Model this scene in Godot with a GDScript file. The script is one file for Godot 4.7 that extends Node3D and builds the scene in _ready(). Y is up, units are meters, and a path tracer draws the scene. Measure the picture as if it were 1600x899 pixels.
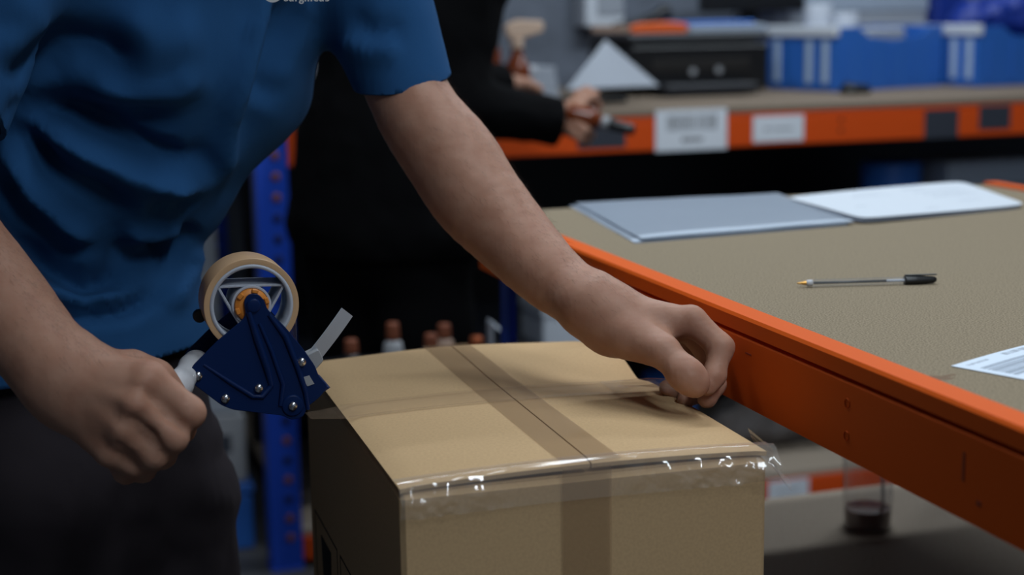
extends Node3D
# A packing station: a man in a blue T-shirt tapes a cardboard box beside an orange-edged table; a rack bench stands behind.
# Axes: x along the rack, -z towards the back wall, y up, metres.

var M := {}
var used := {}


# ---------------------------------------------------------------- fields for bodies
class Field:
	var A := PackedVector3Array()
	var E := PackedVector3Array()
	var RA := PackedFloat32Array()
	var RB := PackedFloat32Array()
	var W := PackedVector3Array()
	var Q := PackedFloat32Array()
	var G := PackedInt32Array()
	var kin := PackedFloat32Array()
	var kout := PackedFloat32Array()

	func group(k_inside: float, k_join: float) -> void:
		kin.append(k_inside)
		kout.append(k_join)

	func slab(a: Vector3, b: Vector3, w: Vector3, ra: float, rb: float, ratio: float) -> void:
		A.append(a)
		E.append(b - a)
		RA.append(ra)
		RB.append(rb)
		W.append(w)
		Q.append(ratio)
		G.append(kin.size() - 1)

	func bone(a: Vector3, b: Vector3, ra: float, rb: float) -> void:
		slab(a, b, Vector3.ZERO, ra, rb, 1.0)

	func chain(points: Array, radii: Array) -> void:
		for i in points.size() - 1:
			bone(points[i], points[i + 1], radii[i], radii[i + 1])

	# a limb swept along a smooth curve through the points
	func swept(points: Array, radii: Array, steps := 4) -> void:
		var ps := []
		var rs := []
		for i in points.size() - 1:
			for k in steps + (1 if i == points.size() - 2 else 0):
				var t := k / float(steps)
				var j := maxi(i - 1, 0)
				var l := mini(i + 2, points.size() - 1)
				ps.append((points[i] as Vector3).cubic_interpolate(points[i + 1], points[j], points[l], t))
				rs.append(cubic_interpolate(radii[i], radii[i + 1], radii[j], radii[l], t))
		chain(ps, rs)

	func one(i: int, p: Vector3) -> float:
		var e: Vector3 = E[i]
		var v: Vector3 = p - A[i]
		var t: float = clampf(v.dot(e) / maxf(e.length_squared(), 1e-9), 0.0, 1.0)
		var q: Vector3 = v - e * t
		var r: float = RA[i] + (RB[i] - RA[i]) * t
		var w: Vector3 = W[i]
		if w == Vector3.ZERO:
			return q.length() - r
		var ax: Vector3 = e.normalized()
		w = (w - ax * w.dot(ax)).normalized()
		var n: Vector3 = ax.cross(w)
		var rn: float = r * Q[i]
		var x: float = q.dot(w)
		var y: float = q.dot(n)
		var z: float = q.dot(ax)
		var k0: float = sqrt(x * x / (r * r) + y * y / (rn * rn) + z * z / (rn * rn))
		var k1: float = sqrt(x * x / (r * r * r * r) + (y * y + z * z) / (rn * rn * rn * rn))
		return -rn if k1 < 1e-6 else k0 * (k0 - 1.0) / k1

	func eval(p: Vector3, list: PackedInt32Array) -> float:
		var d := 1e3
		var g := -1
		var gd := 1e3
		for i in list:
			var di := one(i, p)
			if G[i] != g:
				if g >= 0:
					d = blend(d, gd, kout[g])
				g = G[i]
				gd = di
			else:
				gd = blend(gd, di, kin[g])
		if g >= 0:
			d = blend(d, gd, kout[g])
		return d

	func blend(a: float, b: float, k: float) -> float:
		var h: float = k - absf(a - b)
		if h <= 0.0 or k <= 0.0:
			return minf(a, b)
		return minf(a, b) - h * h * 0.25 / k

	func all() -> PackedInt32Array:
		return PackedInt32Array(range(A.size()))

	# surface nets over the blocks of a grid that the surface crosses; returns [vertices, indices]
	func nets(lo: Vector3, hi: Vector3, h: float) -> Array:
		var nb := Vector3i(((hi - lo) / (h * 4.0)).ceil()) + Vector3i.ONE
		var n := nb * 4
		var sx := 1
		var sy := n.x
		var sz := n.x * n.y
		var val := PackedFloat32Array()
		val.resize(n.x * n.y * n.z)
		var id := PackedInt32Array()
		id.resize(n.x * n.y * n.z)
		id.fill(-1)
		var live := []
		var half: float = h * 2.0 * 1.7321
		var everyone := all()
		for bz in nb.z:
			for by in nb.y:
				for bx in nb.x:
					var c := lo + Vector3(bx * 4 + 1.5, by * 4 + 1.5, bz * 4 + 1.5) * h
					var near := PackedInt32Array()
					var cd := 1e3
					for i in everyone:
						var di := one(i, c)
						cd = minf(cd, di)
						if di < half + 0.07:
							near.append(i)
					var d := cd
					if cd > -half * 2.0 and cd < half + 0.07:
						d = eval(c, near)
					var base := bx * 4 + by * 4 * sy + bz * 4 * sz
					if absf(d) > half * 1.35 + h:
						for k in 4:
							for j in 4:
								var o := base + j * sy + k * sz
								val[o] = d
								val[o + 1] = d
								val[o + 2] = d
								val[o + 3] = d
						continue
					live.append(Vector3i(bx * 4, by * 4, bz * 4))
					for k in 4:
						for j in 4:
							for i in 4:
								val[base + i + j * sy + k * sz] = eval(lo + Vector3(bx * 4 + i, by * 4 + j, bz * 4 + k) * h, near)
		var vs := PackedVector3Array()
		for b: Vector3i in live:
			for k in range(b.z, mini(b.z + 4, n.z - 1)):
				for j in range(b.y, mini(b.y + 4, n.y - 1)):
					for i in range(b.x, mini(b.x + 4, n.x - 1)):
						var o := i + j * sy + k * sz
						var c := [val[o], val[o + sx], val[o + sy], val[o + sx + sy], val[o + sz], val[o + sx + sz], val[o + sy + sz], val[o + sx + sy + sz]]
						var inside := 0
						for x: float in c:
							if x < 0.0:
								inside += 1
						if inside == 0 or inside == 8:
							continue
						var sum := Vector3.ZERO
						var m := 0
						for e in 12:
							var p: int = [0, 2, 4, 6, 0, 1, 4, 5, 0, 1, 2, 3][e]
							var q: int = p + (1 if e < 4 else 2 if e < 8 else 4)
							var u: float = c[p]
							var w: float = c[q]
							if (u < 0.0) != (w < 0.0):
								var t: float = u / (u - w)
								var a := Vector3(p & 1, (p >> 1) & 1, p >> 2)
								var z := Vector3(q & 1, (q >> 1) & 1, q >> 2)
								sum += a.lerp(z, t)
								m += 1
						id[o] = vs.size()
						vs.append(lo + (Vector3(i, j, k) + sum / m) * h)
		var ix := PackedInt32Array()
		for b: Vector3i in live:
			for k in range(maxi(b.z, 1), mini(b.z + 4, n.z - 1)):
				for j in range(maxi(b.y, 1), mini(b.y + 4, n.y - 1)):
					for i in range(maxi(b.x, 1), mini(b.x + 4, n.x - 1)):
						var o := i + j * sy + k * sz
						var inn: bool = val[o] < 0.0
						for a in 3:
							var s1: int = [sy, sz, sx][a]
							var s2: int = [sz, sx, sy][a]
							if (val[o + [sx, sy, sz][a]] < 0.0) == inn:
								continue
							var q := [id[o - s1 - s2], id[o - s2], id[o], id[o - s1]]
							if q.min() < 0:
								continue
							if inn:
								q.reverse()
							for t: int in [0, 1, 2, 0, 2, 3]:
								ix.append(q[t])
		return [vs, ix]


func vertex_normals(vs: PackedVector3Array, ix: PackedInt32Array) -> PackedVector3Array:
	var ns := PackedVector3Array()
	ns.resize(vs.size())
	for t in range(0, ix.size(), 3):
		var a := vs[ix[t]]
		var n := (a - vs[ix[t + 2]]).cross(a - vs[ix[t + 1]])
		for k in 3:
			ns[ix[t + k]] += n
	for i in ns.size():
		ns[i] = ns[i].normalized()
	return ns


func joined(parts: Array) -> Array:
	var vs := PackedVector3Array()
	var ix := PackedInt32Array()
	for p in parts:
		var base := vs.size()
		vs.append_array(p[0])
		for i in p[1]:
			ix.append(i + base)
	return [vs, ix]


func skin_mesh(p: Array) -> ArrayMesh:
	var arrays := []
	arrays.resize(Mesh.ARRAY_MAX)
	arrays[Mesh.ARRAY_VERTEX] = p[0]
	arrays[Mesh.ARRAY_NORMAL] = p[2] if p.size() > 2 else vertex_normals(p[0], p[1])
	arrays[Mesh.ARRAY_INDEX] = p[1]
	var m := ArrayMesh.new()
	m.add_surface_from_arrays(Mesh.PRIMITIVE_TRIANGLES, arrays)
	return m


# moves every vertex along its normal by how(p, n)
func displaced(p: Array, how: Callable) -> Array:
	var ns := vertex_normals(p[0], p[1])
	var vs: PackedVector3Array = p[0]
	for i in vs.size():
		vs[i] += ns[i] * how.call(vs[i], ns[i])
	return [vs, p[1]]


# cuts a mesh open where side(p) > 0 and turns the rim inwards by a hem
func opened(p: Array, side: Callable, hem := 0.004) -> Array:
	var vs: PackedVector3Array = p[0]
	var ns := vertex_normals(vs, p[1])
	var f := PackedFloat32Array()
	for v in vs:
		f.append(side.call(v))
	var ix: PackedInt32Array = p[1]
	var out := PackedInt32Array()
	var cut := {}
	var rim := []
	for t in range(0, ix.size(), 3):
		var poly := []
		var fresh := []
		for k in 3:
			var a := ix[t + k]
			var b := ix[t + (k + 1) % 3]
			if f[a] <= 0.0:
				poly.append(a)
			if (f[a] <= 0.0) != (f[b] <= 0.0):
				var key := Vector2i(mini(a, b), maxi(a, b))
				if not cut.has(key):
					var s: float = f[a] / (f[a] - f[b])
					cut[key] = vs.size()
					vs.append(vs[a].lerp(vs[b], s))
					ns.append(ns[a].lerp(ns[b], s).normalized())
					f.append(0.0)
				poly.append(cut[key])
				fresh.append([cut[key], f[a] <= 0.0])
		for k in range(1, poly.size() - 1):
			out.append_array([poly[0], poly[k], poly[k + 1]])
		if fresh.size() == 2:
			rim.append([fresh[0][0], fresh[1][0]] if fresh[0][1] else [fresh[1][0], fresh[0][0]])
	var inner := {}
	for e in rim:
		for v: int in e:
			if not inner.has(v):
				inner[v] = vs.size()
				vs.append(vs[v] - ns[v] * hem)
		out.append_array([e[0], inner[e[0]], e[1], e[1], inner[e[0]], inner[e[1]]])
	return [vs, out]


# ---------------------------------------------------------------- names and tags
func numbered(called: String) -> String:
	var n: int = used.get(called, 0)
	used[called] = n + 1
	return called if n == 0 else "%s_%03d" % [called, n]


func tag(o: Node, label: String, category: String, group := "") -> Node:
	o.set_meta("label", label)
	o.set_meta("category", category)
	if group:
		o.set_meta("group", group)
	return o


func thing(called: String, label: String, category: String, at := Vector3.ZERO, turn := 0.0, group := "") -> Node3D:
	var o := Node3D.new()
	o.name = numbered(called)
	add_child(o)
	o.position = at
	o.rotation.y = turn
	tag(o, label, category, group)
	return o


func part(called: String, mesh: Mesh, mat: Material, parent: Node, at := Vector3.ZERO) -> MeshInstance3D:
	var o := MeshInstance3D.new()
	o.name = called if parent != self else numbered(called)
	o.mesh = mesh
	o.material_override = mat
	o.position = at
	parent.add_child(o, true)
	return o


func struct(called: String, mesh: Mesh, mat: Material, at: Vector3) -> MeshInstance3D:
	var o := part(called, mesh, mat, self, at)
	o.set_meta("kind", "structure")
	return o


# ---------------------------------------------------------------- shapes
func start() -> SurfaceTool:
	var st := SurfaceTool.new()
	st.begin(Mesh.PRIMITIVE_TRIANGLES)
	return st


func done(st: SurfaceTool) -> ArrayMesh:
	st.generate_normals()
	return st.commit()


func tri(st: SurfaceTool, a: Vector3, b: Vector3, c: Vector3) -> void:
	st.add_vertex(a)
	st.add_vertex(b)
	st.add_vertex(c)


# a flat convex polygon that faces away from the point inside
func face(st: SurfaceTool, pts: Array, inside: Vector3) -> void:
	var a: Vector3 = pts[0]
	var mid := Vector3.ZERO
	for p: Vector3 in pts:
		mid += p
	mid /= pts.size()
	var n := Vector3.ZERO
	for k in range(1, pts.size() - 1):
		n += (a - pts[k + 1]).cross(a - pts[k])
	var order := pts.duplicate()
	if n.dot(mid - inside) < 0.0:
		order.reverse()
	st.set_smooth_group(-1)
	for k in range(1, order.size() - 1):
		tri(st, order[0], order[k], order[k + 1])


func add_box(st: SurfaceTool, xf: Transform3D, size: Vector3, bevel := 0.002) -> void:
	var h := size / 2
	var b := minf(bevel, minf(h.x, minf(h.y, h.z)) * 0.9)
	var corner := func(s: Vector3, axis: int) -> Vector3:
		var p := Vector3(s.x * (h.x - b), s.y * (h.y - b), s.z * (h.z - b))
		p[axis] = s[axis] * h[axis]
		return xf * p
	var signs := [-1.0, 1.0]
	for a in 3:
		var u := (a + 1) % 3
		var v := (a + 2) % 3
		for s: float in signs:
			var q := []
			for c in [[-1, -1], [1, -1], [1, 1], [-1, 1]]:
				var k := Vector3.ZERO
				k[a] = s
				k[u] = c[0]
				k[v] = c[1]
				q.append(corner.call(k, a))
			face(st, q, xf.origin)
			for s2: float in signs:
				var k1 := Vector3.ZERO
				k1[a] = s
				k1[u] = s2
				k1[v] = -1
				var k2 := k1
				k2[v] = 1
				face(st, [corner.call(k1, a), corner.call(k2, a), corner.call(k2, u), corner.call(k1, u)], xf.origin)
	for x: float in signs:
		for y: float in signs:
			for z: float in signs:
				var k := Vector3(x, y, z)
				face(st, [corner.call(k, 0), corner.call(k, 1), corner.call(k, 2)], xf.origin)


func box(size: Vector3, bevel := 0.002) -> ArrayMesh:
	var st := start()
	add_box(st, Transform3D(), size, bevel)
	return done(st)


# a box between two corners
func boxed(lo: Vector3, hi: Vector3, bevel := 0.002) -> ArrayMesh:
	var st := start()
	add_box(st, Transform3D(Basis(), (lo + hi) / 2), (hi - lo).abs(), bevel)
	return done(st)


func add_boxed(st: SurfaceTool, lo: Vector3, hi: Vector3, bevel := 0.002) -> void:
	add_box(st, Transform3D(Basis(), (lo + hi) / 2), (hi - lo).abs(), bevel)


# a surface of revolution about y of xf; profile is (radius, height) from bottom to top
func add_lathe(st: SurfaceTool, xf: Transform3D, profile: Array, segs := 24, flat := false) -> void:
	for i in profile.size() - 1:
		var a: Vector2 = profile[i]
		var b: Vector2 = profile[i + 1]
		st.set_smooth_group(-1 if flat else 0)
		for s in segs:
			var t0 := TAU * s / segs
			var t1 := TAU * (s + 1) / segs
			var p := [xf * Vector3(a.x * cos(t0), a.y, a.x * sin(t0)), xf * Vector3(a.x * cos(t1), a.y, a.x * sin(t1)), xf * Vector3(b.x * cos(t1), b.y, b.x * sin(t1)), xf * Vector3(b.x * cos(t0), b.y, b.x * sin(t0))]
			if b.x > 1e-5:
				tri(st, p[0], p[2], p[3])
			if a.x > 1e-5:
				tri(st, p[0], p[1], p[2])


func lathe(profile: Array, segs := 24, flat := false) -> ArrayMesh:
	var st := start()
	add_lathe(st, Transform3D(), profile, segs, flat)
	return done(st)


# a profile with its corners rounded off by extra points
func soft(profile: Array, r: float) -> Array:
	var out := [profile[0]]
	for i in range(1, profile.size() - 1):
		var p: Vector2 = profile[i]
		var a: Vector2 = profile[i - 1]
		var b: Vector2 = profile[i + 1]
		var ra := minf(r, p.distance_to(a) * 0.45)
		var rb := minf(r, p.distance_to(b) * 0.45)
		var p0 := p.move_toward(a, ra)
		var p1 := p.move_toward(b, rb)
		for k in 4:
			var t := k / 3.0
			out.append(p0.lerp(p, t).lerp(p.lerp(p1, t), t))
	out.append(profile[-1])
	return out


func add_tube(st: SurfaceTool, pts: Array, radii: Array, segs := 10, caps := true) -> void:
	var rings := []
	var side := Vector3.ZERO
	for i in pts.size():
		var d: Vector3 = (pts[mini(i + 1, pts.size() - 1)] - pts[maxi(i - 1, 0)]).normalized()
		if side == Vector3.ZERO:
			side = d.cross(Vector3.UP if absf(d.y) < 0.9 else Vector3.RIGHT)
		side = (side - d * side.dot(d)).normalized()
		var other := d.cross(side)
		var r: float = radii[mini(i, radii.size() - 1)]
		var ring := []
		for s in segs:
			ring.append(pts[i] + (side * cos(TAU * s / segs) + other * sin(TAU * s / segs)) * r)
		rings.append(ring)
	st.set_smooth_group(0)
	for i in pts.size() - 1:
		for s in segs:
			var t := (s + 1) % segs
			tri(st, rings[i][s], rings[i + 1][t], rings[i][t])
			tri(st, rings[i][s], rings[i + 1][s], rings[i + 1][t])
	if caps:
		face(st, rings[0], pts[1])
		face(st, rings[-1], pts[-2])


func tube(pts: Array, radii: Array, segs := 10) -> ArrayMesh:
	var st := start()
	add_tube(st, pts, radii, segs)
	return done(st)


func inset(poly: Array, d: float) -> Array:
	var out := []
	var n := poly.size()
	var area := 0.0
	for i in n:
		area += poly[i].cross(poly[(i + 1) % n])
	var s := -1.0 if area < 0.0 else 1.0
	for i in n:
		var e0: Vector2 = (poly[i] - poly[(i + n - 1) % n]).normalized()
		var e1: Vector2 = (poly[(i + 1) % n] - poly[i]).normalized()
		var n0 := Vector2(-e0.y, e0.x) * s
		var n1 := Vector2(-e1.y, e1.x) * s
		var m := (n0 + n1).normalized()
		out.append(poly[i] + m * d / maxf(m.dot(n0), 0.4))
	return out


# corners of a flat outline rounded
func rounded(poly: Array, r: float, steps := 4) -> Array:
	var out := []
	var n := poly.size()
	for i in n:
		var p: Vector2 = poly[i]
		var a: Vector2 = poly[(i + n - 1) % n]
		var b: Vector2 = poly[(i + 1) % n]
		var p0 := p.move_toward(a, minf(r, p.distance_to(a) * 0.45))
		var p1 := p.move_toward(b, minf(r, p.distance_to(b) * 0.45))
		for k in steps:
			var t := k / float(steps - 1)
			out.append(p0.lerp(p, t).lerp(p.lerp(p1, t), t))
	return out


# an outline in x, y pulled along z from z0 to z1 with bevelled rims
func add_prism(st: SurfaceTool, xf: Transform3D, poly: Array, z0: float, z1: float, bevel := 0.0008) -> void:
	var small := inset(poly, bevel)
	var levels := [[small, z0], [poly, z0 + bevel], [poly, z1 - bevel], [small, z1]]
	var area := 0.0
	for i in poly.size():
		area += poly[i].cross(poly[(i + 1) % poly.size()])
	var n := poly.size()
	st.set_smooth_group(-1)
	for l in 3:
		for i in n:
			var j := (i + 1) % n
			var q := []
			for c in [[l, i], [l, j], [l + 1, j], [l + 1, i]]:
				var v: Vector2 = levels[c[0]][0][c[1]]
				q.append(xf * Vector3(v.x, v.y, levels[c[0]][1]))
			if area > 0.0:
				q.reverse()
			tri(st, q[0], q[1], q[2])
			tri(st, q[0], q[2], q[3])
	var flat := PackedVector2Array(small)
	var ix := Geometry2D.triangulate_polygon(flat)
	for t in range(0, ix.size(), 3):
		var p := [flat[ix[t]], flat[ix[t + 1]], flat[ix[t + 2]]]
		if (p[1] - p[0]).cross(p[2] - p[0]) > 0.0:
			p.reverse()
		tri(st, xf * Vector3(p[0].x, p[0].y, z1), xf * Vector3(p[1].x, p[1].y, z1), xf * Vector3(p[2].x, p[2].y, z1))
		tri(st, xf * Vector3(p[0].x, p[0].y, z0), xf * Vector3(p[2].x, p[2].y, z0), xf * Vector3(p[1].x, p[1].y, z0))


func prism(poly: Array, z0: float, z1: float, bevel := 0.0008) -> ArrayMesh:
	var st := start()
	add_prism(st, Transform3D(), poly, z0, z1, bevel)
	return done(st)


# a sheet how(u, v) -> Vector3 with a thickness below it and uv coordinates
func add_sheet(st: SurfaceTool, nu: int, nv: int, how: Callable, thick := 0.0003) -> void:
	var g := []
	for j in nv + 1:
		for i in nu + 1:
			g.append(how.call(i / float(nu), j / float(nv)))
	var normal := func(i: int, j: int) -> Vector3:
		var a: Vector3 = g[mini(i + 1, nu) + j * (nu + 1)] - g[maxi(i - 1, 0) + j * (nu + 1)]
		var b: Vector3 = g[i + mini(j + 1, nv) * (nu + 1)] - g[i + maxi(j - 1, 0) * (nu + 1)]
		return b.cross(a).normalized()
	var low := []
	for j in nv + 1:
		for i in nu + 1:
			low.append(g[i + j * (nu + 1)] - normal.call(i, j) * thick)
	var put := func(p: Vector3, i: int, j: int) -> void:
		st.set_uv(Vector2(i / float(nu), j / float(nv)))
		st.add_vertex(p)
	st.set_smooth_group(0)
	for j in nv:
		for i in nu:
			for c in [[0, 0], [1, 0], [1, 1], [0, 0], [1, 1], [0, 1]]:
				put.call(g[i + c[0] + (j + c[1]) * (nu + 1)], i + c[0], j + c[1])
	if thick <= 0.0:
		return
	st.set_smooth_group(1)
	for j in nv:
		for i in nu:
			for c in [[0, 0], [1, 1], [1, 0], [0, 0], [0, 1], [1, 1]]:
				put.call(low[i + c[0] + (j + c[1]) * (nu + 1)], i + c[0], j + c[1])
	st.set_smooth_group(-1)
	var loop := []
	for i in nu:
		loop.append(i)
	for j in nv:
		loop.append(nu + j * (nu + 1))
	for i in nu:
		loop.append(nu - i + nv * (nu + 1))
	for j in nv:
		loop.append((nv - j) * (nu + 1))
	for k in loop.size():
		var a: int = loop[k]
		var b: int = loop[(k + 1) % loop.size()]
		for q in [[g[a], a], [low[a], a], [low[b], b], [g[a], a], [low[b], b], [g[b], b]]:
			put.call(q[0], q[1] % (nu + 1), q[1] / (nu + 1))


func sheet(nu: int, nv: int, how: Callable, thick := 0.0003) -> ArrayMesh:
	var st := start()
	add_sheet(st, nu, nv, how, thick)
	return done(st)


# four corners a b / d c in order round the sheet, spanned bilinearly
func span(a: Vector3, b: Vector3, c: Vector3, d: Vector3) -> Callable:
	return func(u: float, v: float) -> Vector3: return a.lerp(b, u).lerp(d.lerp(c, u), v)


# ---------------------------------------------------------------- materials
func plain(color: Color, rough := 0.7, metal := 0.0, spec := 0.5) -> StandardMaterial3D:
	var m := StandardMaterial3D.new()
	m.albedo_color = color
	m.roughness = rough
	m.metallic = metal
	m.metallic_specular = spec
	m.cull_mode = BaseMaterial3D.CULL_DISABLED
	return m


func c8(r: int, g: int, b: int, a := 1.0) -> Color:
	return Color(r / 255.0, g / 255.0, b / 255.0, a)


func noise_tex(seed_: int, freq: float, stops: Array, size := 512, octaves := 4, kind := FastNoiseLite.TYPE_SIMPLEX_SMOOTH) -> NoiseTexture2D:
	var n := FastNoiseLite.new()
	n.seed = seed_
	n.noise_type = kind
	n.frequency = freq
	n.fractal_octaves = octaves
	var g := Gradient.new()
	g.offsets = PackedFloat32Array(stops.map(func(s): return s[0]))
	g.colors = PackedColorArray(stops.map(func(s): return s[1]))
	var t := NoiseTexture2D.new()
	t.width = size
	t.height = size
	t.seamless = true
	t.noise = n
	t.color_ramp = g
	return t


func grey(v: float) -> Color:
	return Color(v, v, v)


# lays a noise over a material, in world or object space
func grained(m: StandardMaterial3D, tex: Texture2D, scale: float, world := true, relief: Texture2D = null, depth := 0.05) -> StandardMaterial3D:
	m.albedo_texture = tex
	m.uv1_triplanar = true
	m.uv1_world_triplanar = world
	m.uv1_scale = Vector3.ONE * scale
	if relief:
		m.heightmap_enabled = true
		m.heightmap_texture = relief
		m.heightmap_scale = depth
	return m


func film(color: Color, alpha: float, rough := 0.1) -> StandardMaterial3D:
	var m := plain(Color(color, alpha), rough)
	m.transparency = BaseMaterial3D.TRANSPARENCY_ALPHA
	return m


func printed(im: Image, rough := 0.6) -> StandardMaterial3D:
	var m := plain(Color.WHITE, rough)
	m.albedo_texture = ImageTexture.create_from_image(im)
	return m


# ---------------------------------------------------------------- the scene
func _ready() -> void:
	camera_and_light()
	make_materials()
	room()
	rack_bench()
	packing_table()
	packing_stand()
	worker()
	colleague()
	carton()
	dispenser()
	table_things()
	bench_things()
	shelf_things()


func camera_and_light() -> void:
	var cam := Camera3D.new()
	cam.name = "camera"
	cam.position = Vector3(0, 1.46, 0)
	cam.rotation_degrees = Vector3(-10.2, -18.0, -0.85)
	var lens := CameraAttributesPhysical.new()
	lens.frustum_focal_length = 64.07
	lens.frustum_focus_distance = 1.42
	lens.exposure_aperture = 4.3
	cam.attributes = lens
	cam.fov = 21.22
	cam.near = 0.05
	cam.far = 60.0
	add_child(cam)
	cam.current = true
	var env := Environment.new()
	env.background_mode = Environment.BG_COLOR
	env.background_color = Color(0.02, 0.022, 0.026)
	env.tonemap_mode = Environment.TONE_MAPPER_LINEAR
	env.tonemap_exposure = 0.75
	env.sdfgi_enabled = true
	env.ssao_enabled = true
	env.ssil_enabled = true
	var we := WorldEnvironment.new()
	we.name = "world"
	we.environment = env
	add_child(we)
	batten(Vector3(1.02, 3.0, -0.75), 1.5, 0.0, 2.0, "fluorescent ceiling light above the packing table, running along the aisle")
	batten(Vector3(0.75, 3.0, 1.0), 1.5, 0.0, 4.2, "fluorescent ceiling light nearest the camera end of the room")
	batten(Vector3(2.3, 3.0, -3.2), 1.5, PI / 2, 4.2, "fluorescent ceiling light above the back bench's right half, running across the room")
	batten(Vector3(0.55, 3.0, -2.25), 1.2, PI / 2, 3.1, "fluorescent ceiling light above the worker's back, running across the room")
	batten(Vector3(2.5, 2.3, -4.5), 1.8, PI / 2, 0.8, "low strip light hung on two rods over the back bench")


# a ceiling batten: housing, glowing diffuser and an area light just below it
func batten(at: Vector3, length: float, turn: float, energy: float, label: String) -> void:
	var t := thing("ceiling_light", label, "ceiling light", at, turn)
	part("housing", boxed(Vector3(-0.09, 0.03, -length / 2 - 0.02), Vector3(0.09, 0.09, length / 2 + 0.02), 0.006), plain(c8(215, 215, 215), 0.5), t)
	if at.y < 2.9:
		for z in [-length * 0.4, length * 0.4]:
			part("hanging_rod", tube([Vector3(0, 0.08, z), Vector3(0, 3.15 - at.y, z)], [0.006], 8), plain(c8(150, 150, 150), 0.5), t)
	var glow := plain(Color.WHITE, 0.5)
	glow.emission_enabled = true
	glow.emission = Color(0.9, 0.96, 1.0)
	glow.emission_energy_multiplier = 3.0
	part("diffuser_lamp", boxed(Vector3(-0.075, 0.0, -length / 2), Vector3(0.075, 0.03, length / 2), 0.008), glow, t)
	var l := AreaLight3D.new()
	l.name = "lamp_light"
	l.area_size = Vector2(0.15, length)
	l.light_color = Color(0.92, 0.965, 1.0)
	l.light_energy = energy
	l.shadow_enabled = true
	l.set("area_range", 12.0)
	l.rotation.x = -PI / 2
	l.position.y = -0.01
	t.add_child(l)


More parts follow.
